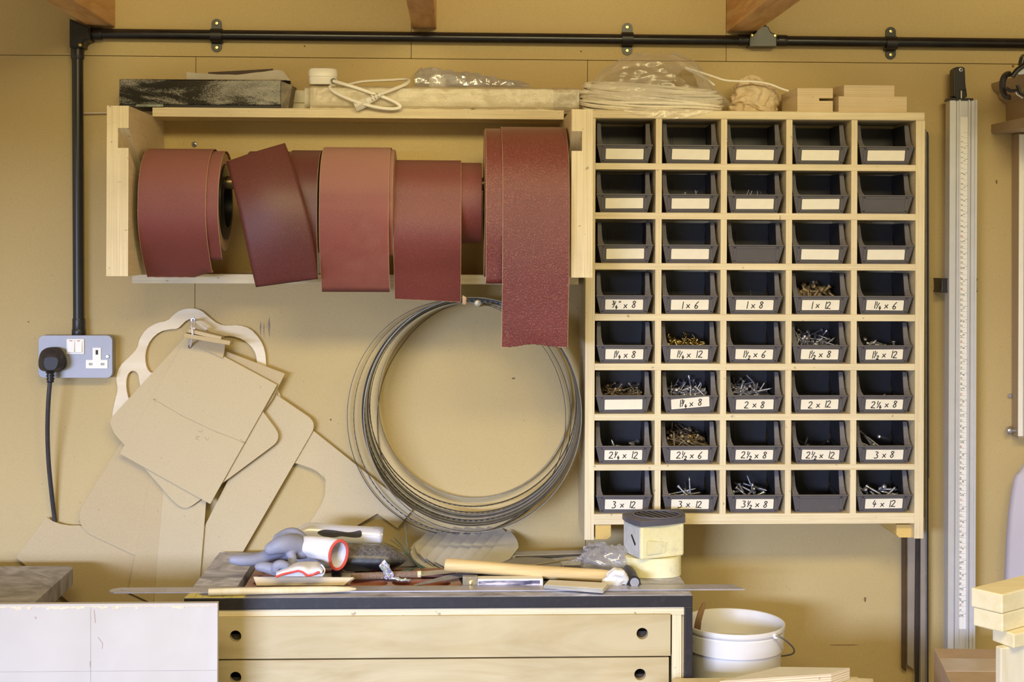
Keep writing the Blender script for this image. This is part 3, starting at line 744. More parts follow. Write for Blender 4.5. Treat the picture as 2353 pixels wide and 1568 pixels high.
# ------------------------------------------------------------------ screws in the bins
def screw_mesh(name, L, rs, rh, mat, coarse=.0024):
    m = MB(); pr = [(0, 0), (rh * .5, -.0001), (rh, .0006), (rh * .95, .0012), (rs * 1.2, .0035)]
    z = .0035 + L * .12; pr.append((rs * .95, z))
    while z < L - .006:
        pr += [(rs * .72, z + coarse * .25), (rs * 1.15, z + coarse * .6), (rs * .72, z + coarse * .95)]; z += coarse
    pr.append((0, L)); m.lathe(pr, (0, 0, -L / 2), 'Z', 8)
    w = rh * .16; l = rh * .55
    me = bpy.data.meshes.new(name); bm = bmesh.new()
    m2 = m; me.from_pydata([v for v in m2.v], [], m2.f); bm.from_mesh(me); bmesh.ops.recalc_face_normals(bm, faces=bm.faces); bm.to_mesh(me); bm.free()
    for p in me.polygons: p.use_smooth = True
    me.materials.append(mat); return me
def put_screws(rc, n, L, mat, label, zlo, zhi, rs=.0019, rh=.0042, ylo=.02, yhi=.10, xw=.040, steep=.5, heap=None, seed=0, coarse=.0024):
    rd = random.Random(seed + rc[0] * 10 + rc[1]); base = binloc[rc]; me = screw_mesh('screw', L, rs, rh, mat, coarse)
    if heap:
        hb = MB()
        hb.grid(lambda u, v: (base.x + (u * 2 - 1) * (.049), base.y + .013 + v * .11, base.z + .004 + heap * (.7 + .5 * v) + .0035 * noise.noise(Vector((u * 22, v * 22, seed)))), 50, 50)
        def q(u, v): return 0
        # sides down to the bin floor so it is a solid heap
        o2 = hb.build('screw_heap', mat, smooth=True)
        tag(o2, label.replace('screw ', 'screws buried ', 1).replace('single ', ''), 'screws', None, 'stuff')
        o2['label'] = 'under layer of ' + label.replace(' screw ', ' screws ')
    for i in range(n):
        o = bpy.data.objects.new('screw', me); COL.objects.link(o)
        v = rd.random(); x = rd.uniform(-xw, xw); y = ylo + (yhi - ylo) * v
        z = zlo + (zhi - zlo) * (.35 * rd.random() + .65 * v)
        d = Vector((rd.uniform(-1, 1), rd.uniform(-1, 1), rd.gauss(0, steep))).normalized()
        ext = L / 2
        x = max(-.047 + abs(d.x) * ext, min(.047 - abs(d.x) * ext, x)); y = max(.015 + abs(d.y) * ext, min(.122 - abs(d.y) * ext, y)); z = max(z, .004 + abs(d.z) * ext)
        o.location = base + Vector((x, y, z)); o.rotation_euler = d.to_track_quat('Z', 'Y').to_euler()
        tag(o, label, 'screw', label)
put_screws((3, 3), 46, .026, TANS, 'dull tan wood screw in the bin marked 1 x 12', .03, .060, .0030, .0055, .022, .105, .036, .45, .030, 1, .0034)
put_screws((4, 1), 40, .030, BRASS, 'small brass screw in the bin marked 1 1/4 x 12', .028, .046, .0024, .0048, .022, .105, .036, .45, .024, 2)
put_screws((4, 3), 44, .038, STEEL, 'shiny silver screw in the bin marked 1 1/2 x 8', .03, .060, .0016, .0042, .022, .105, .034, .4, .028, 3)
put_screws((5, 0), 34, .040, TANS, 'dull thin screw in the sixth row bin with a blank card', .028, .048, .0013, .0038, .022, .105, .034, .4, .024, 4)
put_screws((5, 1), 42, .042, STEEL, 'bright zinc screw heaped in the sixth row bin with a tilted card', .028, .054, .0016, .0042, .022, .105, .032, .5, .026, 5)
put_screws((5, 2), 34, .048, STEEL, 'long zinc screw heaped in the middle bin of the sixth row', .028, .056, .0018, .0042, .026, .10, .03, .5, .026, 6)
put_screws((6, 1), 44, .050, TANS, 'dull brown screw in the bin marked 2 1/2 x 6', .03, .060, .0015, .0042, .026, .10, .028, .4, .030, 7)
put_screws((1, 1), 12, .020, STEEL, 'tiny steel pin in the second blank card bin of the second row', .034, .041, .0005, .0009, .03, .07, .036, 1.6, None, 8)
put_screws((1, 2), 9, .022, STEEL, 'tiny steel pin in the middle bin of the second row', .034, .041, .0005, .0009, .03, .07, .036, 1.6, None, 9)
put_screws((4, 4), 9, .030, STEEL, 'silver screw showing above the rim of the bin marked 1 1/2 x 12', .026, .040, .0026, .0045, .03, .08, .03, 1.0, None, 10)
put_screws((6, 0), 6, .040, STEEL, 'silver screw in the bin marked 2 1/4 x 12', .02, .036, .0026, .0055, .03, .08, .03, .5, None, 11)
put_screws((6, 3), 6, .050, DARKST, 'dark screw in the bin marked 2 1/2 x 12', .02, .036, .0024, .0045, .03, .08, .025, .4, None, 12)
put_screws((6, 4), 6, .066, STEEL, 'long screw in the bin marked 3 x 8', .024, .048, .0021, .004, .03, .08, .02, .45, None, 13)
put_screws((7, 1), 6, .068, STEEL, 'long screw in the second bin marked 3 x 12', .022, .042, .0021, .004, .03, .08, .018, .5, None, 14)
put_screws((7, 2), 11, .060, STEEL, 'long silver screw in the middle bin of the bottom row', .022, .050, .0022, .0046, .028, .09, .024, .4, None, 15)
put_screws((7, 4), 10, .040, STEEL, 'stout silver screw in the bin marked 4 x 12', .024, .042, .0028, .0052, .028, .08, .03, .5, None, 16)
put_screws((5, 4), 2, .045, STEEL, 'lone silver screw in the rightmost bin of the sixth row', .02, .030, .0018, .004, .04, .06, .02, 1.2, None, 17)
put_screws((3, 0), 3, .022, DARKST, 'thin dark pin in the bin marked 3/4 inch x 8', .032, .040, .0008, .0015, .03, .06, .03, 1.6, None, 18)
put_screws((3, 2), 2, .024, DARKST, 'thin dark pin in the bin marked 1 x 8', .034, .042, .0009, .0018, .03, .06, .03, 1.8, None, 19)

# ------------------------------------------------------------------ band saw blades hanging on a screw
BLG = 'coiled saw blades hanging under the wall rack'
def blade(label, l, r, t_, b_, Y, mat, teeth=0, tw=.0, w=.0102, th=.0014, squash=2.0, rot=0.0):
    cx, cy = (l + r) / 2, (t_ + b_) / 2; a, b = (r - l) / 2, (b_ - t_) / 2
    n = 240; m = MB(); V = []
    for i in range(n):
        an = 2 * PI * i / n; ca, sa = math.cos(an), math.sin(an)
        x = cx + a * ca; y = cy + b * sa
        if rot: x, y = cx + (x - cx) * math.cos(rot) - (y - cy) * math.sin(rot), cy + (x - cx) * math.sin(rot) + (y - cy) * math.cos(rot)
        Yc = Y + tw * math.sin(an + 1.0)
        p = at(x, y, Yc); nrm = Vector((math.cos(an), 0, -math.sin(an)))
        jag = (.0016 if i % 2 else 0) if teeth else 0
        y0, y1 = Yc - w / 2 - jag, Yc + w / 2
        for rr, yy in ((-th / 2, y0), (th / 2, y0), (th / 2, y1), (-th / 2, y1)): V.append(Vector((p.x, yy, p.z)) + nrm * rr)
    m.v = V
    for i in range(n):
        j = (i + 1) % n
        for k in range(4): m.f.append([i * 4 + k, i * 4 + (k + 1) % 4, j * 4 + (k + 1) % 4, j * 4 + k])
    tag(m.build('bandsaw_loop', mat), label, 'saw blade', BLG)
TW = .003
blade('innermost thin steel saw blade loop hanging on the wall screw', 869, 1311, 695, 1144, -.014, LIGHTST, 0, 0, .012, .0011)
specs = [('toothed saw blade loop just outside the innermost hanging loop', 848, 1324, 692, 1164, DARKST, 1, .0010),
 ('dark toothed saw blade loop at the inner side of the hanging coil bundle', 850, 1326, 691, 1178, DARKST, 1, .0012),
 ('bright saw blade loop second from the inside of the hanging coil bundle', 846, 1327, 690, 1183, LIGHTST, 0, .0014),
 ('dark saw blade loop third from the inside of the hanging coil bundle', 844, 1329, 690, 1187, DARKST, 0, .0016),
 ('bright saw blade loop in the middle of the hanging coil bundle', 841, 1330, 689, 1191, LIGHTST, 0, .0012),
 ('dark saw blade loop in the middle of the hanging coil bundle', 838, 1331, 688, 1196, DARKST, 1, .0018),
 ('bright saw blade loop third from the front of the hanging coil bundle', 836, 1332, 687, 1200, LIGHTST, 0, .0013),
 ('dark saw blade loop second from the front of the hanging coil bundle', 834, 1333, 686, 1203, DARKST, 0, .0018),
 ('front dark saw blade loop at the left of the hanging coil bundle', 832, 1334, 685, 1208, DARKST, 0, .0014)]
for k, (lb, l_, r_, t__, b__, mt, tt, th_) in enumerate(specs): blade(lb, l_, r_, t__, b__, -.0445 - .0128 * k, mt, tt, TW, .0102, th_)
blade('bright saw blade loop sagging lowest below the hanging coil bundle', 836, 1336, 684, 1223, -.0445 - .0128 * 9, LIGHTST, 0, TW, .009, .0015)
blade('grey saw blade loop swung out furthest left of the hanging coil', 798, 1300, 690, 1230, -.0225, DARKST, 0, 0, .0038, .0011, rot=-.05)
blade('toothed saw blade loop swung out left within the outermost loop', 813, 1312, 692, 1226, -.0300, DARKST, 1, .0, .0065, .0010, rot=-.04)
m = MB(); p = [at(x, y, -.004) for x, y in ((1068, 694), (1010, 712), (955, 752), (910, 810), (880, 870), (868, 930), (866, 985), (874, 1050), (890, 1110))]
m.tube(smoothpath(p, 3), .0007, 6, flat=3); tag(m.build('bandsaw_loop', DARKST, smooth=True), 'thin toothed blade end curving inside the hanging coil of blades', 'saw blade', BLG)
ws = screw_head(at(1097.5, 697, -.168), .0068); ws.tube([at(1097.5, 698, -.167), at(1097.5, 703, 0)], .0024, 8)
ws = tag(ws.build('wall_screw', plain('pale_galvanised', srgb(196, 190, 176), .45, .5), smooth=True), 'screw in the wall holding the coil of saw blades', 'screw')

# ------------------------------------------------------------------ hanging templates
hs = screw_head(at(443.5, 735.5, -.055), .0056); hs.tube([at(443.5, 735.5, -.054), at(444, 736, 0)], .0022, 8)
hs = tag(hs.build('wall_screw', STEEL, smooth=True), 'silver cross head screw holding the hanging templates', 'screw'); q = cross_mark(at(443.5, 735.5, -.0556), .0056)
q.build('cross_recess', BLKS, hs)
def z4(pts): return [(x / 2.704, 640 + y / 2.704) for x, y in pts]
outer = chaikin([(258, 980), (258, 950), (265, 918), (271, 895), (266, 868), (274, 842), (300, 818), (316, 800), (320, 780), (335, 757), (360, 742), (385, 738), (398, 724), (415, 712), (440, 708), (462, 713), (482, 731), (502, 746), (525, 749), (548, 747), (575, 755), (598, 780), (609, 806), (612, 840), (612, 860), (630, 885), (643, 905), (648, 925), (640, 945), (560, 1010), (430, 1030), (310, 1010)], 1)
hole = chaikin(z4([(945, 595), (912, 562), (901, 500), (908, 440), (935, 382), (990, 332), (1055, 316), (1105, 314), (1130, 288), (1160, 260), (1195, 250), (1225, 262), (1250, 298), (1310, 338), (1385, 360), (1440, 357), (1510, 380), (1560, 420), (1590, 470), (1597, 530), (1594, 600), (1400, 700), (1150, 700), (1010, 550)]), 1)
hole2 = chaikin(z4([(783, 660), (788, 610), (806, 580), (835, 573), (858, 592), (865, 640), (876, 690), (850, 745), (812, 780), (790, 720)]), 1)
def sheet(name, label, loops, Y, th, mat, cat='template', grp='hanging templates', bev=.0004, tilt=0):
    o = MB().extrude([pp(l, Y) for l in loops], (0, th, 0)).build(name, mat, bevel=bev)
    return tag(o, label, cat, grp)
sheet('plywood_template', 'pale plywood template cut as a cloud shaped open frame', [outer, hole, hole2], -.011, .009, CLOUD)
def rp(pts, n=2):
    """polygon with some corners rounded: (x, y, r)"""
    out = []; m_ = len(pts)
    for i, p in enumerate(pts):
        r = p[2] if len(p) > 2 else 0
        if not r: out.append((p[0], p[1])); continue
        a = Vector(pts[i - 1][:2]); b = Vector(p[:2]); c = Vector(pts[(i + 1) % m_][:2])
        u = b + (a - b).normalized() * r; v = b + (c - b).normalized() * r
        for k in range(7):
            t = k / 6; q = u * (1 - t) ** 2 + b * 2 * t * (1 - t) + v * t * t; out.append((q.x, q.y))
    return out
sheet('fibreboard_template', 'large brown board template at far left bottom with a concave top edge', [rp([(107, 1189), (122, 1199), (140, 1205), (160, 1208), (183, 1208), (330, 1250), (345, 1420), (200, 1420), (36, 1281)])], -.0150, .0035, MT2)
sheet('fibreboard_template', 'board template with a rounded cutout hanging behind the saw blade coil', [rp([(640, 960), (722, 992), (948, 1172), (913, 1214), (867, 1181), (822, 1207), (780, 1330), (640, 1330), (690, 1237), (758, 1130, 45), (740, 1085, 30), (684, 1066), (640, 1060)])], -.0155, .0035, MT)
sheet('fibreboard_template', 'board template with one big rounded corner at the left side', [rp([(290, 1000), (440, 1000), (420, 1180), (312, 1278), (192, 1222, 26), (176, 1185, 28)])], -.0190, .0035, MT2)
sheet('fibreboard_template', 'long board template with a rounded corner pointing to the blade coil', [rp([(560, 880), (602, 882), (640, 911), (730, 972, 28), (560, 1266), (528, 1340), (453, 1340), (468, 1214), (530, 1092), (500, 1000)])], -.0205, .0035, MT)
sheet('fibreboard_strip', 'narrower board strip hanging left of the wider strip', [[(352, 1060), (410, 1060), (352, 1388), (294, 1362)]], -.0230, .0035, MT2)
sheet('fibreboard_strip', 'wider board strip hanging down beside the bench corner', [[(382, 1050), (474, 1050), (474, 1150), (454, 1400), (352, 1400)]], -.0268, .0035, MT)
sheet('fibreboard_template', 'board template whose corner sticks out right of the top square', [[(440, 786), (520, 808), (655, 859), (625, 920), (560, 1010), (450, 960)]], -.0310, .0035, MT2)
sheet('fibreboard_template', 'square board template with three rounded corners behind the front square', [rp([(430, 770), (250, 966, 16), (262, 996), (392, 1146), (424, 1176, 26), (650, 1008, 30), (604, 946), (470, 800)])], -.0360, .0035, MT)
A = [(430, 774), (637, 885), (483, 1159), (275, 1043)]
hl = circle(437, 797, 4.6, 14)
fa = sheet('fibreboard_template', 'front square board template with a pencil line across it', [A, hl], -.0415, .004, MT)
m = MB()
def pencil(mb, pts, Y, w=.0006):
    P = [at(x, y, Y) for x, y in pts]
    for a, b in zip(P, P[1:]):
        d = (b - a).normalized(); nn = Vector((-d.z, 0, d.x)) * w * .5; e = Vector((0, .0004, 0))
        mb.hexa([a - nn, b - nn, b + nn, a + nn], [a - nn + e, b - nn + e, b + nn + e, a + nn + e])
pencil(m, [(352, 917), (420, 957), (490, 990), (563, 1018)], -.0418)
for s in ([(352, 917), (362, 918)], [(352, 917), (358, 925)], [(563, 1018), (552, 1010)], [(563, 1018), (553, 1017)], [(456, 990), (462, 994), (466, 988)], [(450, 1003), (458, 1004), (449, 1008), (457, 1012)], [(470, 1005), (476, 1012), (480, 1007)], [(596, 887), (600, 890), (596, 893)]): pencil(m, s, -.0418, .0006)
m.build('pencil_line', PENCIL, fa)
# small pieces at the hook
sheet('fibreboard_tag', 'small board tag tucked behind the hanging offcuts', [[(440, 768), (518, 783), (516, 806), (512, 824), (440, 790)]], -.0462, .003, MT2, 'template')
def slantblock(name, label, pts, th_px, Y0, Y1, mat):
    a, b = pts; f0 = [at(a[0], a[1], Y0), at(b[0], b[1], Y0)]; k = th_px * mpp(Y0)
    dn = Vector((math.sin(math.radians(-14)), 0, -math.cos(math.radians(-14)))) * k
    bk = Vector((0, Y1 - Y0, 0))
    o = MB().hexa([f0[0] + dn, f0[1] + dn, f0[1] + dn + bk, f0[0] + dn + bk], [f0[0], f0[1], f0[1] + bk, f0[0] + bk]).build(name, mat, bevel=.0006)
    tag(o, label, 'offcut', 'hanging templates')
slantblock('fibreboard_offcut', 'upper small board offcut threaded on the white cord', ((434, 756), (509, 774)), 8.5, -.090, -.05, MT)
slantblock('fibreboard_offcut', 'lower small board offcut threaded on the white cord', ((424, 766), (530, 784)), 10, -.092, -.05, MT2)
m = MB()
m.tube(smoothpath([at(443, 738, -.052), at(441, 746, -.072), at(441, 754, -.094), at(443, 770, -.0955), at(441, 784, -.07), at(437.5, 796, -.0435), at(437.3, 797, -.036)], 3), .0022, 8)
m.tube(smoothpath([at(445, 738, -.052), at(447, 746, -.07), at(446, 755, -.094)], 2), .0022, 8)
m.tube(smoothpath([at(446, 738, -.05), at(455, 744, -.052), at(465, 752, -.05), at(474, 757, -.048)], 2), [.002] + [.0038] * 9 + [.0036] * 50, 8) if False else m.tube([at(446, 738, -.05), at(452, 742, -.052), at(460, 748, -.052), at(468, 753, -.05), at(475, 757, -.049)], [.002, .004, .005, .0055, .004], 8)
tag(m.build('hanging_string', plain('white_hanging_cord', srgb(226, 220, 226), .7, 0, .06, 200), smooth=True), 'white cord knotted on the screw that holds the templates', 'cord')

# ------------------------------------------------------------------ things on top of the rack
zr = at(820, 250, YSH).z
def T3(px, Y, z=None): return Vector((at(px, 250, Y).x, Y, z if z is not None else zr))
bxo = thing('flat_box', T3(460, -.06), 'flat glossy black cardboard box lying on the wall rack', 'box')
h0 = at(460, 183, -.11).z
fp = [T3(273.5, -.112), T3(645, -.116), T3(661, -.02), T3(290, -.016)]
up_ = lambda pts, z: [Vector((p.x, p.y, z)) for p in pts]
gb = NT('sheen_black_card')
nz0 = gb.math('MULTIPLY', gb.noise(1.0, 5, .62, None, (6, 6, 24), .8), gb.math('ADD', gb.math('MULTIPLY', gb.noise(1.0, 2, .6, None, (420, 420, 700)), .9), .55))
nz = gb.ramp(nz0, [(.44, 0), (.66, 1)])
gb.col(gb.mix(gb.math('MULTIPLY', nz, .6), srgb(24, 22, 20), srgb(206, 200, 186))); gb.rough(gb.ramp(nz, [(0, .16), (1, .5)])); gb.bump(gb.noise(260, 2), .12, .001)  # pale streaks paint the glossy reflection into the card colour
z_lid = zr + .006
MB().hexa(up_(fp, zr + .0007), up_(fp, z_lid)).build('box_base', plain('black_card', srgb(28, 27, 26), .5), bxo, bevel=.001)
MB().hexa(up_(fp, z_lid), up_(fp, h0)).build('box_lid', gb.m, bxo, bevel=.0022)
e0, e1 = fp[1], fp[2]
MB().hexa([e0 + Vector((.0004, 0, .001)), Vector((e0.x + .0135, e0.y + .012, zr + .001)), Vector((e1.x + .011, e1.y, zr + .001)), e1 + Vector((.0004, 0, .001))],
          [Vector((e0.x + .0004, e0.y, h0 - .002)), Vector((e0.x + .022, e0.y + .010, h0 - .010)), Vector((e1.x + .019, e1.y, h0 - .006)), Vector((e1.x + .0004, e1.y, h0 - .002))]).build('end_flap', plain('grey_scuffed_card', srgb(132, 122, 104), .6, 0, .35, 60), bxo, bevel=.0006)
m = MB()
topE = [(428, 165), (440, 167), (500, 171), (545, 172), (600, 166), (636, 161), (650, 164), (660, 176), (668, 186)]
def pf(u, v):
    i = u * (len(topE) - 1); k = min(int(i), len(topE) - 2); f = i - k
    px = topE[k][0] + (topE[k + 1][0] - topE[k][0]) * f; py = topE[k][1] + (topE[k + 1][1] - topE[k][1]) * f
    tp = at(px, py, -.095).z; f2 = max(0, (v - .35) / .65)
    Y = -.095 + .06 * f2 + .004 * math.sin(u * 7)
    z = h0 + .0012 + (tp - h0 - .0012) * (min(1, v / .35) if v < .8 else 1 - .9 * (v - .8) / .2)
    return (at(px, 180, Y).x, Y, max(h0 + .001, z + .0012 * noise.noise(Vector((u * 14, v * 6, 2)))))
m.grid(pf, 40, 20); tag(m.build('paper_sheet', GREYP, smooth=True, solid=.0008), 'crumpled grey paper sheet folded over the black box', 'paper')
m = MB(); a = [at(478, 163, -.045), at(625, 159, -.045), at(624, 163, -.045), at(560, 167, -.045), at(490, 166, -.045)]
bk = MB().extrude([[at(478, 166, -.035), at(556, 162, -.035), at(627, 158, -.035), at(628, 185, -.035), at(480, 185, -.035)]], (0, .004, 0))
tag(bk.build('card_sheet', plain('dark_brown_card', srgb(70, 48, 34), .6), bevel=.0004), 'dark brown card standing behind the grey paper on the black box', 'card')
m = MB().hexa([T3(310, -.126, zr + .0004), T3(376, -.126, zr + .0004), T3(374, -.1185, zr + .0004), T3(312, -.1185, zr + .0004)], [T3(314, -.1255, zr + .0055), T3(376, -.1255, zr + .0055), T3(374, -.119, zr + .0055), T3(316, -.119, zr + .0055)])
tag(m.build('small_strip', plain('pale_blue_glass', srgb(136, 146, 140), .2, 0, .4, 80), bevel=.001), 'small blue grey strip lying at the foot of the black box', 'strip')

# long white trunking behind
a0, a1 = at(672, 209, -.02), at(1352, 232, -.02)
zt0 = at(700, 209, -.02).z
tr = thing('cable_trunking', (0.0, -.02, zr), 'long cream plastic trunking lying at the back of the wall rack', 'trunking')
MB().box(a0.x, a1.x, -.034, -.010, zr + .0005, zr + .019).build('trunking_base', CREAMP, tr, bevel=.001)
MB().box(a0.x, a1.x, -.036, -.009, zr + .0192, zt0).build('trunking_cover', CREAMP, tr, bevel=.002)
m = MB(); 
for row in (0, 1):
    for k in range(7):
        x = 1334 + k * 2.3; pencil(m, [(x, 222 + row * 4.5), (x + 1.4, 222.6 + row * 4.5)], -.0366, .0022)
m.build('printed_text', INK, tr)
# extension lead in a plastic sleeve
ex = thing('extension_lead', T3(1000, -.08), 'cream multi socket strip wrapped in clear plastic on the wall rack', 'extension lead')
def zrow(py, Y): return at(1000, py, Y).z
prof = [(-.112, zr + .0008), (-.113, zr + .020), (-.112, zr + .024), (-.113, zr + .042), (-.105, zr + .0455), (-.062, zr + .0455), (-.055, zr + .042), (-.055, zr + .0008)]
def strip_body(u, v):
    k = v * (len(prof)); i = int(k) % len(prof); f = k - int(k); a, b = prof[i], prof[(i + 1) % len(prof)]
    px = 713 + (1272 - 713) * u; s = 1 + .018 * noise.noise(Vector((u * 9, v * 3, 5)))
    y, z = a[0] + (b[0] - a[0]) * f, a[1] + (b[1] - a[1]) * f
    return (at(px, 230, y).x, y * s, zr + (z - zr) * (1 + .05 * noise.noise(Vector((u * 6, 3, 1)))) - .004 * max(0, u - .8))
m = MB().grid(strip_body, 60, 24)
for u in (0, 1): m.f.append([u * 60 + (61) * j for j in range(24)])
m.build('socket_strip', CREAMP, ex, True)
def sleeve(u, v):
    an = 2 * PI * v; px = 700 + (1331 - 700) * u
    yy = -.084 + (.037 + .002 * noise.noise(Vector((u * 30, v * 8, 1)))) * max(-1, min(1, 1.25 * math.cos(an)))
    e = max(0, (u - .9) / .1)
    zz = zr + .0245 + (.0232 + .0012 * noise.noise(Vector((u * 26, v * 9, 4))) - .004 * e * noise.noise(Vector((u * 50, v * 5, 8)))) * max(-1, min(1, 1.25 * math.sin(an)))
    if u < .02: yy = -.084 + (yy + .084) * .93; zz = zr + .0245 + (zz - zr - .0245) * .9
    return (at(px, 230, yy).x, yy, max(zr + .0005, zz))
MB().grid(sleeve, 110, 28).build('plastic_sleeve', CLEAR2, ex, True)
# plug lying on the strip: flat moulded white plug
zp = zr + .0502
pl_ = thing('white_plug', T3(740, -.085, zp), 'white three pin plug and cable lying on the wrapped socket strip', 'plug')
ol = chaikin([(707, -.108), (709, -.075), (722, -.050), (745, -.050), (764, -.060), (776, -.085), (776, -.100), (762, -.112), (725, -.113)], 2)
def ring(s, z): 
    cx_, cy_ = 741, -.083
    return [Vector((at(cx_ + (x - cx_) * s, 200, cy_ + (y - cy_) * s).x, cy_ + (y - cy_) * s, z)) for x, y in ol]
m = MB(); rs_ = [ring(.9, zp + .0005), ring(.96, zp + .004), ring(.97, zp + .016), ring(1.0, zp + .0165), ring(1.0, zp + .027), ring(.93, zp + .033), ring(.6, zp + .036)]
n = len(ol); m.v = [v for q in rs_ for v in q]
for j in range(len(rs_) - 1):
    for i in range(n): m.f.append([j * n + i, j * n + (i + 1) % n, (j + 1) * n + (i + 1) % n, (j + 1) * n + i])
m.f.append(list(range(n))); m.f.append([(len(rs_) - 1) * n + i for i in range(n)])
m.build('plug_body', WHITEP, pl_, True, bevel=.001)
MB().lathe([(.0015, -.003), (.0055, -.003), (.0055, .0004), (.0015, .0004)], at(766.5, 186, -.111), 'Y', 14, True).build('cable_gland', BLKS, pl_, True)
cw = [(766, 186, -.112), (790, 193, -0.125), (820, 202, -0.127), (860, 216, -0.129), (890, 226, -0.131), (915, 238, -0.133), (922, 247, -0.134), (905, 251, -0.135), (870, 248, -0.137), (830, 238, -0.138), (790, 223, -0.137), (760, 207, -0.135), (757, 197, -0.122), (775, 195, -.095), (800, 195, -.08), (830, 187, -.07), (880, 185, -.07), (930, 182, -.08), (942, 183, -.1), (935, 193, -0.122), (905, 205, -0.132), (875, 216, -0.137)]
MB().tube(smoothpath([at(*c) for c in cw], 3), .0037, 8, flat=.8).build('cable', WHITEP, pl_, True)
cn_ = [at(x, y, -.1335) for x, y in ((879, 214), (861, 224), (842, 234), (838, 236.5), (816, 246.5))]
cp_ = MB().tube([cn_[0], cn_[1]], [.0042, .0068], 12).tube([cn_[1], cn_[2]], [.0072, .008], 12).tube([cn_[2], cn_[3], cn_[4]], [.008, .0098, .0098], 4, flat=.9).build('plug_connector', WHITEP, pl_, bevel=.0008)
m = MB()
for k in range(3):
    for s in (-1, 1):
        c = (868 - k * 7 + s * 1.5, 219 + k * 3.4 + s * 3.5); pencil(m, [(c[0] - 1.4, c[1] - 2), (c[0] + 1.2, c[1] + 2)], -.1425, .0011)
m.build('relief_slot', BLKS, cp_)
# clear bag with a second plug behind
zq = zr + .047
pb = thing('bagged_plug', T3(1020, -.04, zq), 'white plug inside a crinkled clear bag behind the socket strip', 'plug')
q0, q1 = at(985, 176, -.045), at(1025, 205, -.045)
MB().box(q0.x, q1.x, -.05, -.022, zt0 + .0008, q0.z).build('plug_body', WHITEP, pb, bevel=.006)
def bagf(u, v):
    px = 953 + (1216 - 953) * u; an = 2 * PI * v
    hgt = .048 * (1 - u * .88) ** .7 * (.55 + .45 * min(1, u * 6)) + .003; dep = .026 * (1 - .5 * u)
    nz_ = noise.noise(Vector((u * 5, v * 7, 3))) * .006 + noise.noise(Vector((u * 14, v * 16, 9))) * .003
    if u < .06: hgt *= 1.15
    return (at(px, 200, -.035).x, -.034 + (dep + nz_) * math.cos(an), max(zr + .047, zr + .0475 + (hgt * .5 + nz_) + (hgt * .5 + nz_) * math.sin(an)))
MB().grid(bagf, 70, 22).build('plastic_bag', CLEARB, pb, True)

# rope hank and its bag
zpt = at(1735, 256, YP).z
def U3(px, Y, z): return Vector((at(px, 250, Y).x, Y, z))
m = MB(); rr_ = random.Random(5); cxr = at(1499, 230, -.08).x
for k in range(120):
    rho = .029 * math.sqrt(rr_.random()); phi = rr_.uniform(0, 2 * PI); ph = rr_.uniform(0, 6.28)
    a_ = .124 + rho * math.cos(phi) * .8; b_ = .042 + rho * math.cos(phi) * .62; z0 = zpt + .030 + rho * math.sin(phi) * .82
    P = []
    for i in range(44):
        t = 2 * PI * i / 44; wob = 1 + .02 * math.sin(3 * t + ph)
        left = max(0, -math.cos(t)) ** 2
        x = a_ * wob * math.cos(t) - .012 * left * math.cos(phi * 2 + ph); y = b_ * wob * math.sin(t)
        P.append(Vector((cxr + x, -.078 + y, max(zpt + .0032, z0 + (z0 - zpt - .030) * .25 * left + .0035 * math.sin(2 * t + ph) - .05 * x + .010 * math.sin(t)))))
    m.tube(P, .0026, 6, True)
rp_ = [(1574, 156), (1600, 163), (1640, 176), (1665, 185), (1700, 187), (1735, 187), (1770, 193), (1795, 204), (1812, 209)]
tail = [at(x, y, -.135 if x > 1650 else -.105 - .03 * max(0, (x - 1574) / 76)) for x, y in rp_]
m.tube(smoothpath(tail, 2), .0021, 7)
m.tube(smoothpath([at(x, y, -.105) for x, y in ((1576, 158), (1600, 168), (1625, 182), (1642, 196))], 2), .0022, 7)
m.tube(smoothpath([at(x, y, -.10) for x, y in ((1578, 155), (1605, 170), (1625, 184), (1640, 195))], 2), .0022, 7)
m.tube(smoothpath([at(x, y, -.125) for x, y in ((1520, 193), (1538, 191), (1553, 197), (1545, 199), (1522, 199))], 1), .0018, 7)
tag(m.build('rope_hank', ROPE, smooth=True), 'hank of white cord inside the big clear bag, one end trailing out', 'rope')
def bag(u, v):
    an = 2 * PI * u; th = PI * (.04 + .92 * v)
    px0 = 1510 - 167 * math.cos(an) * math.sin(th) ** .7
    y = -.088 + .064 * math.sin(an) * math.sin(th) ** .7
    topz = at(1500, 127 if True else 0, -.088).z
    prof_ = (px0 - 1343) / 334
    tp = [.42, .80, .96, 1.0, 1.02, 1.02, .9, .60, .30]
    i = min(7.999, max(0, prof_ * 8)); k = int(i); hh = tp[k] + (tp[k + 1] - tp[k]) * (i - k)
    z = zpt + .0012 + (topz - zpt) * hh * (.5 + .5 * math.cos(th))
    w = noise.noise(Vector((an * 1.6, v * 6, 2))) * .006 + noise.noise(Vector((math.cos(an) * 6, math.sin(an) * 6, v * 14))) * .004
    x = at(px0, 200, y).x + w * math.cos(an) * -1
    return (x, min(-.006, y + w * math.sin(an)), max(zpt + .0012, z + w * .7))
def openm(u, v):
    p = Vector(bag(u, v)); 
    if p.y > -.085: return False
    d = p - CAM; t = 1; 
    zc_ = d.dot(_f); px = CX + F * d.dot(RT) / zc_; py = CY - F * d.dot(UP) / zc_
    poly = [(1540, 190), (1570, 158), (1590, 160), (1605, 200), (1600, 206), (1555, 206)]
    c = False
    for i in range(len(poly)):
        (xa, ya), (xb, yb) = poly[i], poly[i - 1]
        if (ya > py) != (yb > py) and px < (xb - xa) * (py - ya) / (yb - ya) + xa: c = not c
    return c
m = MB().grid(bag, 260, 130, openm)
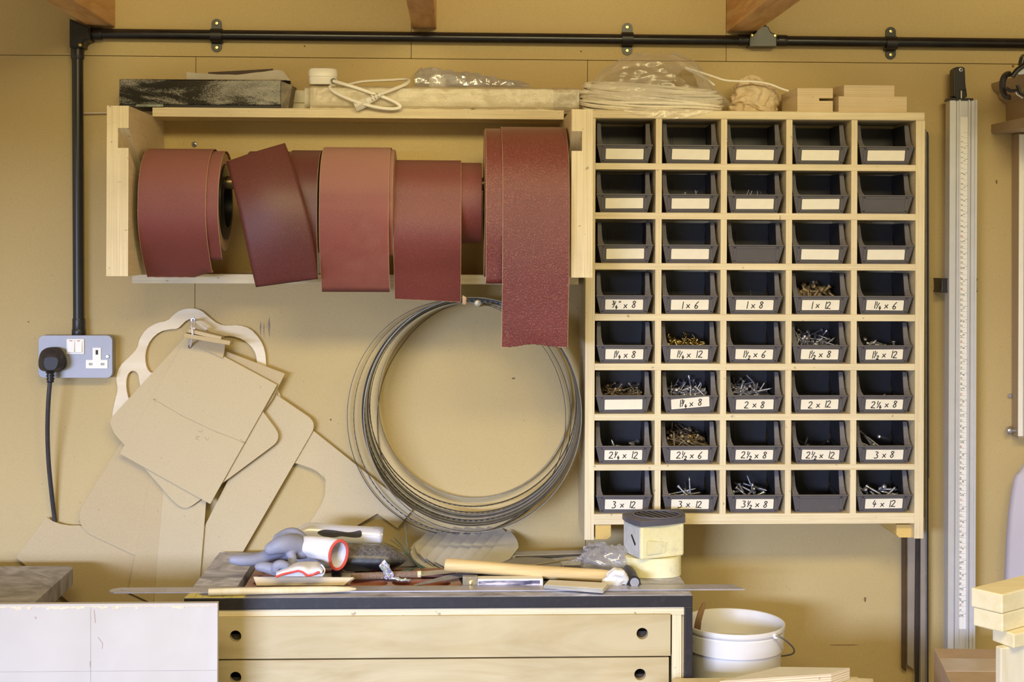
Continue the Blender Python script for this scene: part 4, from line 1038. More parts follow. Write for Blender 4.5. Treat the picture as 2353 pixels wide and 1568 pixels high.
def lip(u, v):   # the corner of the bag that sags over the front edge of the unit
    px = 1425 + 215 * u; s = math.sin(PI * u) ** .8
    Y = -.135 - .018 * min(1, v / .45) - .001 * max(0, v - .45); z = zpt + .0016 + .008 * max(0, .45 - v) if v < .45 else zpt + .0016 - (.019 * s) * ((v - .45) / .55) ** 1.2
    return (at(px, 250, Y).x, Y - .001 - .0015 * abs(noise.noise(Vector((u * 9, v * 3, 1)))), z)
m.grid(lip, 40, 10)
tag(m.build('plastic_bag', CLEAR, smooth=True), 'big clear plastic bag around the white cord on the pigeonhole unit', 'bag')
# canvas bag
cc = U3(1728, -.082, zpt)
def crumple(u):
    k = .94 + .16 * noise.noise(u * 1.3 + Vector((3, 1, 4)))
    q = u + Vector((noise.noise(u * 2), noise.noise(u * 2 + Vector((5, 0, 0))), noise.noise(u * 2 + Vector((0, 7, 0))))) * .35
    for fr, am in ((1.5, .15), (3.2, .06)):
        rd_ = 1 - min(1, 2.2 * abs(noise.noise(Vector((q.x * fr * .7, q.y * fr * .8, q.z * fr * 1.5)) + Vector((fr, 0, 0)))))
        k += am * (rd_ * rd_ * (3 - 2 * rd_))
    if u.z < -.1: k *= 1 + .25 * max(0, -u.z) * (1 if u.x > 0 else .4)
    return k
m = MB().ell(cc + Vector((.002, .004, .030)), (.046, .044, .044), 140, 90, None, crumple)
m.v = [Vector((v.x, min(v.y, -.008), max(zpt + .001, v.z))) for v in m.v]
cb_ = m.build('canvas_bag', CLOTH, smooth=True); tag(cb_, 'crumpled beige canvas bag between the cord bag and plywood blocks', 'bag')
# plywood blocks
PB = ply('stacked_ply_block', 'Z', srgb(226, 206, 168), srgb(226, 206, 170), srgb(188, 162, 126), .0025)
def blockz(py, Y): return at(1900, py, Y).z
Yb = -.13
xa, xb = at(1832, 225, Yb).x, at(1913, 225, Yb).x; xn = at(1882, 225, Yb).x; xw_ = at(1805, 225, Yb).x
zA, zB, zC = zpt + .0005, blockz(232, Yb), blockz(226, Yb); zD = blockz(203, Yb)
blk = thing('plywood_block', ((xa + xb) / 2, -.08, zpt), 'notched plywood block standing next to the canvas bag', 'block')
m = MB().extrude([[(xa, Yb, zA), (xb, Yb, zA), (xb, Yb, zB), (xn, Yb, zB), (xn, Yb, zC), (xb, Yb, zC), (xb, Yb, zD), (xa, Yb, zD)]], (0, .09, 0))
rot = Matrix.Rotation(math.radians(20), 4, 'Z'); cen = Vector((xa, Yb, 0))
m.v = [cen + (rot @ (v - cen)) if False else cen + (Matrix.Rotation(math.radians(-3), 4, 'Z') @ (v - cen)) for v in m.v]
m.build('block_body', PB, blk, bevel=.0006)
# its angled left cheek
xs0 = at(1798, 225, -.06).x
MB().hexa([(xa, Yb + .001, zA), (xa, Yb + .085, zA), (xs0, -.050, zA), (xs0 - .001, -.062, zA)], [(xa, Yb + .001, zD), (xa, Yb + .085, zD), (xs0, -.050, zD - .006), (xs0 - .001, -.062, zD - .006)]).build('block_cheek', PB, blk, bevel=.0006)
Y2 = -.135
z0, z1_, z2_ = zpt + .0006, blockz(221, Y2), blockz(194.5, Y2)
a, b = at(1927, 240, Y2).x, at(2084, 240, Y2).x
c2 = thing('plywood_stack', ((a + b) / 2, -.08, zpt), 'stepped plywood block of two glued layers at the right end of the top', 'block')
m = MB().hexa([(a, Y2, z0), (b, Y2, z0), (b - .002, -.05, z0), (a - .012, -.05, z0)], [(a, Y2, z1_), (b, Y2, z1_), (b - .002, -.05, z1_), (a - .012, -.05, z1_)]); m.build('lower_layer', PB, c2, bevel=.0006)
a, b = at(1940, 240, Y2).x, at(2056, 240, Y2).x
m = MB().hexa([(a, Y2 + .002, z1_), (b, Y2 + .002, z1_), (b - .002, -.06, z1_), (a - .014, -.06, z1_)], [(a, Y2 + .002, z2_), (b, Y2 + .002, z2_), (b - .002, -.06, z2_), (a - .014, -.06, z2_)]); m.build('upper_layer', PB, c2, bevel=.0006)

# ------------------------------------------------------------------ metal bars behind the unit
def bar(label, pts, Y, th, mat, grp='metal bars beside the pigeonhole unit'):
    o = MB().extrude([pp(pts, Y)], (0, th, 0)).build('metal_bar', mat, bevel=.0004); tag(o, label, 'bar', grp)
RUST = plain('dark_rusty_steel', srgb(92, 72, 54), .6, .5, .2, 20)
GREYST = plain('grey_flat_steel', srgb(158, 148, 138), .55, .25, .15, 10)
BLKST = plain('black_flat_steel', srgb(58, 54, 58), .5, .2, .2, 20)
bar('dark brown flat bar, leftmost below the pigeonhole unit', [(2072, 1190), (2081.5, 1190), (2082.5, 1545), (2072, 1536)], -.012, .003, RUST)
bar('dull grey flat bar right of the brown bar', [(2087, 1190), (2104, 1190), (2100, 1540), (2085, 1528)], -.017, .003, GREYST)
bar('narrow black bar in the middle of the hanging bars', [(2107, 1190), (2114, 1190), (2112, 1620), (2102, 1620)], -.022, .003, BLKST)
bar('grey steel bar against the edge of the pigeonhole unit', [(2116, 1190), (2128, 1190), (2127, 1640), (2115, 1640)], -.03, .003, GREYST)
bar('silver strip running full height down the unit side', [(2126.5, 297), (2129, 297), (2130, 1640), (2128, 1640)], -.035, .012, LIGHTST)
bar('black strip running full height down the unit side', [(2130, 302), (2133.5, 305), (2134, 1640), (2130.5, 1640)], -.028, .012, BLKST)
bar('short grey strip outermost on the right side of the unit', [(2134, 310), (2136, 312), (2137, 1100), (2134.5, 1100)], -.021, .012, GREYST)

# ------------------------------------------------------------------ clamp guide
gy = -.055
gx0, gx1 = at(2179, 800, gy).x, at(2241, 800, gy).x; gz0, gz1 = at(2209, 1530, gy).z, at(2209, 230, gy).z
gd = thing('clamp_guide', ((gx0 + gx1) / 2, -.03, gz0), 'long aluminium clamp guide with a printed scale hanging on the wall', 'guide rail')
wd = gx1 - gx0
pf_ = [(0, 0), (0, .004), (.215, .004), (.22, -.0015), (.27, -.0015), (.275, .0025), (.335, .0025), (.345, .0045), (.40, .0045), (.405, .0005), (.68, .0005), (.685, .0045), (.74, .0045), (.745, -.001), (.80, -.001), (.805, .003), (.92, .003), (.925, .0065), (1, .0065), (1, 0)]
lp = [(gx0 + wd * u, gy - d, gz0) for u, d in pf_] + [(gx1, gy + .022, gz0), (gx0, gy + .022, gz0)]
MB().extrude([lp], (0, 0, gz1 - gz0)).build('extrusion', ALU, gd)
tx0, tx1 = at(2203, 800, gy).x, at(2222, 800, gy).x
zT0, zT1 = at(2209, 1446, gy).z, at(2209, 269, gy).z
MB().box(tx0, tx1, gy - .0012, gy - .0004, zT0, zT1).build('scale_tape', plain('white_scale_tape', srgb(238, 236, 234), .4, 0, .02), gd)
mk_, mr_ = MB(), MB(); rdn = random.Random(1)
zc0 = at(2209, 305, gy).z; zc1 = at(2209, 1418, gy).z; st_ = (zc0 - zc1) / 92
for i in range(93):
    z = zc0 - i * st_
    mk_.box(tx1 - .0088, tx1 - .0056, gy - .0014, gy - .0011, z - .0003, z + .0003)
    mk_.box(tx1 - .0016 - .001, tx1 - .0002, gy - .0014, gy - .0011, z - .00025, z + .00025); mk_.box(tx1 - .0016, tx1 - .0002, gy - .0014, gy - .0011, z - st_ / 2 - .0002, z - st_ / 2 + .0002)
    if i:
        wb = MB(); write(wb, str(i), 0, 0, 0, .0042, rdn, .0006)
        tgt = mr_ if i % 10 == 0 else mk_
        tgt.add([Vector((tx0 + .0052 + v.z, gy - .0013 + v.y * .5, z + .003 - v.x)) for v in wb.v], wb.f)
for i in range(1, 37):
    z = zc0 - i * st_ * 2.54; mk_.box(tx1 - .0055, tx1 - .0002, gy - .0014, gy - .0011, z - .0003, z + .0003)
    wb = MB(); write(wb, str(i), 0, 0, 0, .0034, rdn, .0006)
    if z > zT0: mk_.add([Vector((tx1 - .0078 + v.z, gy - .0013 + v.y * .5, z - .003 - v.x)) for v in wb.v], wb.f)
for q in range(24): mk_.box(tx0 + .0012, tx0 + .0016, gy - .0014, gy - .0011, zc0 - q * .003, zc0 - q * .003 + .001)
mk_.build('black_scale_marks', plain('scale_ink', srgb(96, 94, 98), .6), gd); mr_.build('red_scale_marks', plain('red_scale_ink', srgb(200, 90, 84), .6), gd)
ey = -.045
MB().extrude([pp([(2183, 224), (2236, 226), (2238, 231), (2180, 231)], gy - .004)], (0, .03, 0)).build('end_cap', BLKS, gd, bevel=.0008)
jaw = chaikin([(2192, 154), (2217, 153), (2218, 165), (2219, 195), (2222, 212), (2223, 226), (2191, 226), (2192, 205), (2191, 175)], 1)
MB().extrude([pp(jaw, -.058)], (0, .026, 0)).build('clamp_jaw', BLKS, gd, bevel=.003)
sh_ = screw_head(at(2208, 160.5, -.0595), .0048).build('screw', STEEL, gd, True); cross_mark(at(2208, 160.5, -.0598), .0048).build('cross_recess', BLKS, sh_)
MB().tube([at(2209, 209, -.0605), at(2209, 226, -.0605)], .0019, 8).build('clamp_pin', STEEL, gd, True)
def holder(a, b, flip):
    pts = [(a, 640), (b, 640), (b - 2 if not flip else b, 647), (b - 2 if not flip else b, 665), (b, 673), (a, 673), (a + 2, 665), (a + 2, 647)]
    m = MB().extrude([pp(pts, -.05)], (0, .049, 0)); return m
holder(2162, 2178, 0).build('wall_clip', BLKS, gd, bevel=.001); 
MB().extrude([pp([(2242, 640), (2247, 640), (2245, 648), (2245, 664), (2247, 672), (2242, 672)], -.05)], (0, .049, 0)).build('wall_clip', BLKS, gd, bevel=.001)

# ------------------------------------------------------------------ grey machine frame at the right edge
GM = plain('taupe_painted_metal', srgb(168, 148, 122), .5, .1, .05, 8)
mf = thing('panel_saw', at(2360, 1003, 0), 'taupe metal frame with moulded head and white upright, at the right edge', 'machine')
head = [(2278, 192), (2278.5, 200), (2283, 209), (2292, 217), (2295, 228), (2302, 233), (2310, 240), (2312, 246), (2312, 284), (2470, 284), (2470, 165), (2300, 186)]
MB().extrude([pp(head, -.002)], (0, -.24, 0)).build('moulded_head', GM, mf, bevel=.001)
MB().extrude([pp([(2278, 286), (2470, 286), (2470, 308), (2281, 308), (2278, 305)], -.002)], (0, -.26, 0)).build('shelf_plate', GM, mf, bevel=.0012)
MB().extrude([pp([(2325, 309), (2470, 309), (2470, 1003), (2325, 1003)], -.002)], (0, -.036, 0)).build('upright', GM, mf, bevel=.001)
xa = at(2341, 600, -.041).x; zA_, zB_ = at(2340, 1003, -.04).z, at(2340, 309, -.04).z
m = MB()
for k in range(8): m.box(xa + .012 * k, xa + .012 * k + .0105, -.042 - .002 * (k % 2), -.0385, zA_, zB_)
m.build('ribbed_face', WHITEP, mf, bevel=.0006)
kb = at(2322, 990, -.02); MB().lathe([(.004, .012), (.004, 0), (.0085, 0), (.0095, -.004), (.0075, -.008), (.002, -.010)], kb, 'X', 18).build('round_knob', STEEL, mf, True)
hose = [at(2300, 200, -.20), at(2314, 192, -.22), at(2335, 180, -.24), at(2372, 160, -.27)]
MB().tube(hose, [.022, .0225, .0225, .0225], 20).build('hose_clamp', BLKS, mf, True, bevel=.001) if False else None
ring_c = at(2313, 200, -.245)
MB().tube([at(2318 + 15 * math.cos(a_), 197 + 27 * math.sin(a_), -.247 - .008 * math.cos(a_)) for a_ in [PI * .45 + PI * 1.1 * i / 14 for i in range(15)]], [.006] * 15, 10, flat=1.6).build('hose_clamp', BLKS, mf, True)
MB().tube([at(2312, 203, -.252), at(2322, 209, -.255), at(2345, 208, -.255)], .0035, 8).build('clamp_strap', BLKS, mf, True)
MB().tube([at(2337, 196, -.255), at(2342, 206, -.256), at(2344, 213, -.257), at(2362, 222, -.258)], .0034, 6).build('release_lever', BLKS, mf, True)
MB().tube([at(2334, 212, -.257), at(2336, 217, -.258), at(2350, 226, -.258)], .0016, 6).build('wire_clip', STEEL, mf, True)
MB().tube([at(2326, 176, -.25), at(2336, 163, -.25), at(2350, 152, -.25), at(2366, 146, -.25)], .0055, 10).build('black_handle', BLKS, mf, True)
MB().extrude([pp([(2333, 170), (2340, 160), (2350, 158), (2372, 150), (2372, 168), (2345, 172)], -.252)], (0, .012, 0)).build('steel_plate', STEEL, mf, bevel=.001)
MB().extrude([pp([(2347, 146), (2351, 130), (2356, 122), (2380, 122), (2380, 150), (2350, 151)], -.25)], (0, .02, 0)).build('black_bracket', BLKS, mf, bevel=.002)
hs2 = screw_head(at(2321, 910, -.006), .0046); hs2.tube([at(2321, 910, -.005), at(2321, 910, .001)], .002, 8)
tag(hs2.build('wall_screw', STEEL, smooth=True), 'silver screw in the wall beside the taupe upright', 'screw')
shp = [(2360, 1052), (2346, 1078), (2334, 1092), (2330, 1102), (2324, 1135), (2318, 1180), (2312, 1250), (2308, 1340), (2306, 1400)]
def lil(u, v):
    i = v * (len(shp) - 1); k = min(int(i), len(shp) - 2); f = i - k
    px = shp[k][0] + (shp[k + 1][0] - shp[k][0]) * f; py = shp[k][1] + (shp[k + 1][1] - shp[k][1]) * f
    Y = -.05 - .10 * math.sin(PI * .5 * min(1, u * 1.3)); p = at(px, py, -.05)
    return (p.x + .16 * u, Y + .004 * math.sin(u * 9 + v * 3), p.z + .004 * u)
m = MB().grid(lil, 20, 40)
tag(m.build('hanging_sheet', LILAC, smooth=True, solid=.0012), 'pale lilac sheet hanging below the taupe upright at the right edge', 'sheet')

# ------------------------------------------------------------------ bench
ZT = .903; YF = at(1006, 1372, -.432).y
def tab(px, py, z=ZT): return atz(px, py, z)
ben = thing('drawer_bench', (-.02, -.24, 0), 'plywood drawer cabinet with a dusty black edged bench top', 'cabinet')
tl = atz(423, 1376, ZT); trr = atz(1590, 1367, ZT); yb = atz(503, 1270, ZT).y; yf = (tl.y + trr.y) / 2
bx0, bx1 = tl.x, trr.x
r0 = atz(562, 1322, ZT).x; r1 = atz(1462, 1322, ZT).x; ryf = atz(1000, 1351, ZT).y; ryb = atz(1000, 1281, ZT).y
ZR = ZT - .018
TOPM = NT('dusty_black_laminate')
d1 = TOPM.ramp(TOPM.noise(1.0, 7, .62, None, (6, 11, 6), 2.6), [(.30, 0), (.64, 1)])
TOPM.col(TOPM.mix(d1, srgb(116, 112, 120), srgb(204, 204, 220))); TOPM.rough(.62)
REC = dusty('dark_tray_floor', srgb(52, 48, 50), srgb(150, 142, 142), .5, 0, .45, 9)
EDGE = dusty('black_painted_edge', srgb(36, 33, 38), srgb(150, 145, 148), .45, 0, .25, 40)
m = MB()
m.box(bx0, bx1, yf, ryf, ZR, ZT).box(bx0, bx1, ryb, yb, ZR, ZT).box(bx0, r0, ryf, ryb, ZR, ZT).box(r1, bx1, ryf, ryb, ZR, ZT)
m.build('bench_top', TOPM.m, ben)
MB().box(bx0, bx1, yf, yb, ZR - .004, ZR).build('tray_floor', REC, ben)
zE = at(1000, 1398, yf).z
MB().box(bx0 - .0005, bx1 + .0005, yf - .0015, yf + .012, zE, ZT - .0006).build('front_edge', EDGE, ben, bevel=.001)
xs1 = at(1573, 1480, yf).x; 
MB().box(xs1, bx1 + .0005, yf - .0015, yb, .0, zE - .0002).build('side_panel', EDGE, ben, bevel=.001)
MB().box(bx0, bx0 + .016, yf, yb, 0, zE - .0002).build('side_panel', EDGE, ben, bevel=.001)
yD = yf + .004
zr1, zr2 = at(1000, 1399, yD).z, at(1000, 1417, yD).z
MB().box(bx0 + .016, xs1 - .0002, yD, yb - .01, zr2, zE - .0003 if zE < zr1 else zr1).build('top_rail', PZ, ben, bevel=.0005)
xc0, xc1 = at(1544, 1480, yD).x, at(1566, 1480, yD).x
MB().box(xc0, xc1, yD, yb - .01, 0, zr2 - .0002).build('carcass_side', PX, ben, bevel=.0005)
MB().box(xc1, xs1 - .0002, yD + .006, yb - .01, 0, zr2 - .0002).build('carcass_side', PY, ben)
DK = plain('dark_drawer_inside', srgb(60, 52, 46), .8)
yd = yf - .002
def drawer(y0, y1, holes, x1p):
    x0 = bx0 + .02; x1 = at(x1p, (y0 + y1) / 2, yd).x
    zt_, zb_ = at(1000, y0, yd).z, at(1000, y1, yd).z
    lo = [[Vector((x0, yd, zb_)), Vector((x1, yd, zb_)), Vector((x1, yd, zt_)), Vector((x0, yd, zt_))]]
    for hx, hy in holes: lo.append([at(x, y, yd) for x, y in circle(hx, hy, 13.2, 24)])
    o = MB().extrude(lo, (0, .015, 0)).build('drawer_front', DRW, ben, bevel=.0006)
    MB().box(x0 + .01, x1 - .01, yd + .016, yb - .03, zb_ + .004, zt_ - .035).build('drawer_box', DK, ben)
drawer(1416, 1512, [(541, 1463), (1476, 1457)], 1541)
drawer(1515.5, 1622, [(541, 1558), (1471, 1551)], 1537)
# yellow tape at the corner of the bench
m = MB().extrude([[atz(424, 1374.5, ZT), atz(560, 1374, ZT), atz(572, 1362, ZT), atz(440, 1362, ZT)]], (0, 0, .0006))
YTM = plain('yellow_paper_tape', srgb(226, 216, 122), .6, 0, .06, 30); yt = tag(m.build('paper_rule', YTM), 'yellow paper strip stuck on the front left bench corner', 'paper')
m = MB(); 
for x in (450, 468, 515, 535): 
    a, b = atz(x - 4, 1373.5, ZT + .0007), atz(x + 6, 1362.5, ZT + .0007); d = Vector((.0004, 0, 0)); m.hexa([a - d, a + d, b + d, b - d], [v + Vector((0, 0, .0002)) for v in (a - d, a + d, b + d, b - d)])
m.build('ruled_line', PENCIL, yt)
m = MB().lathe([(0, 0), (1, 0), (1, .0003), (0, .0003)], (0, 0, 0), 'Z', 20); c_ = atz(500, 1366, ZT + .0007); m.v = [Vector((c_.x + v.x * .034, c_.y + v.y * .012, c_.z + v.z)) for v in m.v]
m.build('grey_stain', plain('grey_stain', srgb(128, 122, 136), .6), yt)
# steel rule: lies along the front of the bench, both ends in the air
ya = atz(1000, 1361, ZT + .0005).y; y2 = atz(1000, 1350, ZT + .0005).y
xl, xr = atz(256, 1356, ZT).x, atz(1709, 1355, ZT).x
c_l = [(xl + .012, ya), (xr + .0, ya), (xr - .016, y2), (xl + .014, y2), (xl + .004, y2 - (y2 - ya) * .25), (xl, (ya + y2) / 2), (xl + .003, ya + (y2 - ya) * .2)]
hol = [(xl + .026 + .006 * math.cos(a_), (ya + y2) / 2 + .004 * math.sin(a_)) for a_ in [2 * PI * i / 12 for i in range(12)]]
ZRu = ZT + .0008
RUL = plain('worn_steel_rule', srgb(186, 182, 190), .42, .5, .10, 25)
ru = tag(MB().extrude([[Vector((x, y, ZRu)) for x, y in c_l], [Vector((x, y, ZRu)) for x, y in hol]], (0, 0, .0022)).build('steel_rule', RUL), 'long steel rule lying along the front of the bench top', 'ruler')
m = MB()
for i in range(95):
    x = xl + .04 + i * .013; m.box(x, x + .0006, ya + .0004, ya + (.006 if i % 5 == 0 else .0035), ZRu + .0022, ZRu + .0024)
m.build('graduation', plain('etched_mark', srgb(120, 116, 124), .6), ru)
# tapered stick
zs_ = ZRu + .0026
P = [atz(479, 1361.5, zs_ + .006), atz(640, 1357, zs_ + .006), atz(760, 1355, zs_ + .006), atz(800, 1354.5, zs_ + .0045), atz(818, 1354, zs_ + .003)]
m = MB().tube(P, [.0068, .0066, .0062, .0048, .002], 12); m.v = [Vector((v.x, v.y, max(v.z, zs_))) for v in m.v]
tag(m.build('wooden_stick', PINE, smooth=True, bevel=.0006), 'round pale wooden stick with a tapered tip on the steel rule', 'stick')
# mahogany tray in the recess
MAH = grain('worn_mahogany', srgb(168, 108, 82), srgb(128, 74, 54), (4, 40, 40), .55, 1)
MAHD = dusty('dusty_mahogany', srgb(150, 92, 70), srgb(188, 166, 158), .55, 0, .8, 16)
zh = ZR + .0145
c4 = [atz(562, 1350.5, zh), atz(1066, 1350.5, zh), atz(1040, 1306, zh), atz(588, 1306, zh)]
def lerp2(u, v): return c4[0].lerp(c4[1], u).lerp(c4[3].lerp(c4[2], u), v)
def slot(u0, u1, v0, v1, n=8):
    pts = []; rv = (v1 - v0) / 2; ru_ = .025
    for k in range(n + 1):
        a_ = -PI / 2 + PI * k / n; pts.append((u1 - ru_ + ru_ * math.cos(a_), (v0 + v1) / 2 + rv * math.sin(a_)))
    for k in range(n + 1):
        a_ = PI / 2 + PI * k / n; pts.append((u0 + ru_ + ru_ * math.cos(a_), (v0 + v1) / 2 + rv * math.sin(a_)))
    return [lerp2(*q) for q in pts]
slots = [slot(.03, .22, .10, .34), slot(.25, .42, .1, .34), slot(.48, .655, .1, .34), slot(.675, .95, .1, .34), slot(.03, .30, .43, .62), slot(.34, .95, .43, .62), slot(.04, .45, .70, .90), slot(.5, .95, .70, .90)]
tray = thing('tool_tray', (lerp2(.5, .5).x, lerp2(.5, .5).y, ZR), 'reddish wooden tray with long oval slots on the bench', 'tray')
MB().extrude([c4] + slots, (0, 0, -.010)).build('slotted_top', MAHD, tray, bevel=.0012)
MB().extrude([[v - Vector((0, 0, .0101)) for v in c4]], (0, 0, -.0035)).build('tray_base', MAH, tray)
# pale thin board with angled end
zb_ = zh + .0015
zq_ = zb_ + .014
m = MB().hexa([atz(589, 1349, zb_), atz(792, 1348, zb_), atz(815, 1331, zq_), atz(583, 1330, zq_)], [atz(590, 1346.5, zb_ + .004), atz(790, 1346, zb_ + .004), atz(813, 1327, zq_ + .004), atz(582, 1325.5, zq_ + .004)])
tag(m.build('thin_board', grain('pale_lime_board', srgb(226, 210, 182), srgb(214, 194, 160), (6, 20, 20), .6), bevel=.0006), 'thin pale board with an angled end lying on the wooden tray', 'board')
# cord wrapped tool: flat blade with wrapped handle
zk = ZR + .024
wt = thing('wrapped_knife', atz(900, 1322, ZR), 'flat tool with a brown cord wrapped handle on the bench', 'tool')
a, b = atz(808, 1326, zk), atz(958, 1320, zk)
P = [a.lerp(b, i / 140) for i in range(141)]
MB().tube(P, [.0070 if i % 2 else .0076 for i in range(141)], 10).build('cord_wrapping', plain('brown_cord', srgb(142, 118, 100), .8, 0, .2, 200), wt, True)
MB().tube([b, b.lerp(atz(968, 1320, zk), 1)], .0068, 8).build('handle_end', PINE, wt, bevel=.0008)
MB().hexa([atz(966, 1325, zk - .004), atz(1092, 1312, zk - .004), atz(1110, 1304, zk - .004), atz(966, 1313, zk - .004)], [atz(966, 1325, zk), atz(1092, 1312, zk), atz(1110, 1304, zk), atz(966, 1313, zk)]).build('flat_blade', plain('dusty_grey_blade', srgb(196, 190, 182), .7, 0, .12, 20), wt, bevel=.0006)
MB().hexa([atz(690, 1326, zk - .006), atz(812, 1330, zk - .006), atz(860, 1316, zk - .006), atz(760, 1317, zk - .006)], [atz(690, 1326, zk - .003), atz(812, 1330, zk - .003), atz(860, 1316, zk - .003), atz(760, 1317, zk - .003)]).build('flat_blade', bpy.data.materials['dusty_grey_blade'], wt, bevel=.0006)
# hacksaw blade
zhh = zh + .0015
p0, p1 = atz(950, 1347.5, zhh), atz(1108, 1318, zhh + .012)
m = MB(); n = 150; d = (p1 - p0); up2 = Vector((0, .006, .0075)); th_ = Vector((0, .0008, -.0006)); V = []
for i in range(n + 1):
    q = p0 + d * (i / n); g = .3 + .7 * min(1, i / n * 2.2); lo = q - up2 * (.10 if i % 2 else 0); hi = q + up2 * g
    V += [lo, hi, hi + th_, lo + th_]
m.v = V
for i in range(n):
    for k in range(4): m.f.append([i * 4 + k, i * 4 + (k + 1) % 4, i * 4 + 4 + (k + 1) % 4, i * 4 + 4 + k])
m.f += [[0, 1, 2, 3], [4 * n, 4 * n + 1, 4 * n + 2, 4 * n + 3]]
tag(m.build('hacksaw_strip', plain('dull_saw_steel', srgb(140, 138, 142), .45, .8, .2, 60)), 'toothed saw blade slanting across the reddish wooden tray', 'saw blade')
# little glass box with a brass bung, scribbled block, pale block
def blk4(name, label, cat, front, backp, h, mat, base, bev=.001, grp=None):
    """front = two px on the base line at the front, backp = two px at the back"""
    q = [atz(*front[0], base), atz(*front[1], base), atz(*backp[1], base), atz(*backp[0], base)]
    t = [v + Vector((0, 0, h)) for v in q]
    o = MB().hexa(q, t).build(name, mat, bevel=bev); return tag(o, label, cat, grp)
hpx = lambda n_, py: n_ * ((atz(1000, py, ZT).y - CAM.y) / F)
base = ZR + .0004
y_b = atz(1000, 1350, ZT).y
def zat(px, py, Y): return at(px, py, Y).z
Yb_ = atz(1000, 1345, base).y
f0 = at(1063, 1350, Yb_)
def stand(px0, px1, pyt, Y0, Y1, z0): return at(px0, pyt, Y0).x, at(px1, pyt, Y0).x, Y0, Y1, z0, at((px0 + px1) / 2, pyt, Y0).z
a = stand(1063, 1098, 1327, ryf + .004, ryf + .02, base)
gbx = thing('glass_box', ((a[0] + a[1]) / 2, a[2] + .008, base), 'small clear box with a brass plug beside the scribbled block', 'box')
MB().box(*a).build('box_shell', film('cloudy_acrylic', srgb(206, 200, 186), .5, .2, .1), gbx, bevel=.001)
MB().lathe([(0, 0), (.010, 0), (.011, .004), (.011, .0105), (.009, .013), (0, .0125)], (at(1083, 1340, a[2]).x, a[2] + .0 - .0115 + .022, base + .018), 'Z', 20).build('brass_plug', BRASS, gbx, True)
a = stand(1098, 1248, 1331, ryf + .003, ryf + .028, base)
SCR = NT('scribbled_white_paint')
hA = SCR.noise(1.0, 2, .5, None, (130, 20, 60)); co_ = SCR.coord(); mp = SCR.new('ShaderNodeMapping'); mp.inputs['Rotation'].default_value = (0, .8, 0); mp.inputs['Scale'].default_value = (30, 30, 260); SCR.lk(co_, mp.inputs[0])
mp2 = SCR.new('ShaderNodeMapping'); mp2.inputs['Rotation'].default_value = (0, -.9, 0); mp2.inputs['Scale'].default_value = (20, 20, 220); SCR.lk(co_, mp2.inputs[0])
l1 = SCR.ramp(SCR.noise(1.0, 2, .5, mp.outputs[0]), [(.44, 0), (.53, 1)]); l2 = SCR.ramp(SCR.noise(1.0, 2, .5, mp2.outputs[0]), [(.50, 0), (.58, 1)])
dens = SCR.ramp(SCR.noise(26, 2), [(.3, .4), (.55, 1)])
SCR.col(SCR.mix(SCR.math('MULTIPLY', SCR.math('MAXIMUM', l1, l2), dens), srgb(206, 200, 212), srgb(66, 62, 92))); SCR.rough(.6)
sb = MB().box(*a).build('scribbled_block', WHITEP, bevel=.0012); tag(sb, 'white block with dark crosshatched ink on its front', 'block')
MB().box(a[0] + .001, a[1] - .006, a[2] - .0006, a[2], a[4] + .001, a[5] - .003).build('inked_face', SCR.m, sb)
zpb = ZRu + .0028
q = [atz(1249, 1353, zpb), atz(1386, 1364, zpb), atz(1399, 1350, zpb), atz(1256, 1344, zpb)]
t_ = [atz(1250, 1344.5, zpb + .012), atz(1386, 1354, zpb + .012), atz(1398, 1339.5, zpb + .012), atz(1262, 1332.5, zpb + .012)]
m = MB().hexa(q, t_); tag(m.build('pale_block', grain('chalky_pale_wood', srgb(244, 238, 222), srgb(232, 222, 200), (6, 40, 40), .65), bevel=.0012), 'pale flat wooden block overlapping the steel rule', 'block')
# hammer
ham = thing('hammer', atz(1250, 1320, ZR), 'hammer with a long pale wooden handle lying across the bench', 'hammer')
HZ = ZT + .010
hp = [at(1023, 1298, -.30), at(1030, 1299, -.301), at(1100, 1304, -.305), at(1200, 1312, -.31), at(1300, 1319, -.315), at(1380, 1324, -.32), at(1415, 1327, -.322), at(1443, 1329, -.325)]
MB().tube(hp, [.0118, .0128, .0125, .0122, .0125, .0128, .0115, .0085], 16).build('handle', grain('ash_handle', srgb(226, 200, 148), srgb(206, 176, 118), (3, 60, 60), .45), ham, True, bevel=.001)
hc = at(1451, 1330, -.322) + Vector((0, 0, .0028))
MB().tube([hc + Vector((-.002, .062, .006)), hc + Vector((-.001, .040, .004)), hc + Vector((0, .018, .001)), hc + Vector((0, -.008, -.001)), hc + Vector((.001, -.020, -.001)), hc + Vector((.0015, -.032, -.002)), hc + Vector((.0016, -.0345, -.002))], [.004, .009, .012, .012, .0095, .0118, .0105], 20).build('hammer_head', dusty('black_hammer_steel', srgb(40, 38, 42), srgb(150, 146, 150), .4, .4, .3, 30), ham, True)
fc = hc + Vector((.0016, -.0348, -.002)); MB().lathe([(0, -.0004), (.0086, -.0002), (.0090, .0008)], fc, 'Y', 20).build('striking_face', plain('worn_steel_face', srgb(178, 178, 190), .4, .6, .1, 40), ham, True)
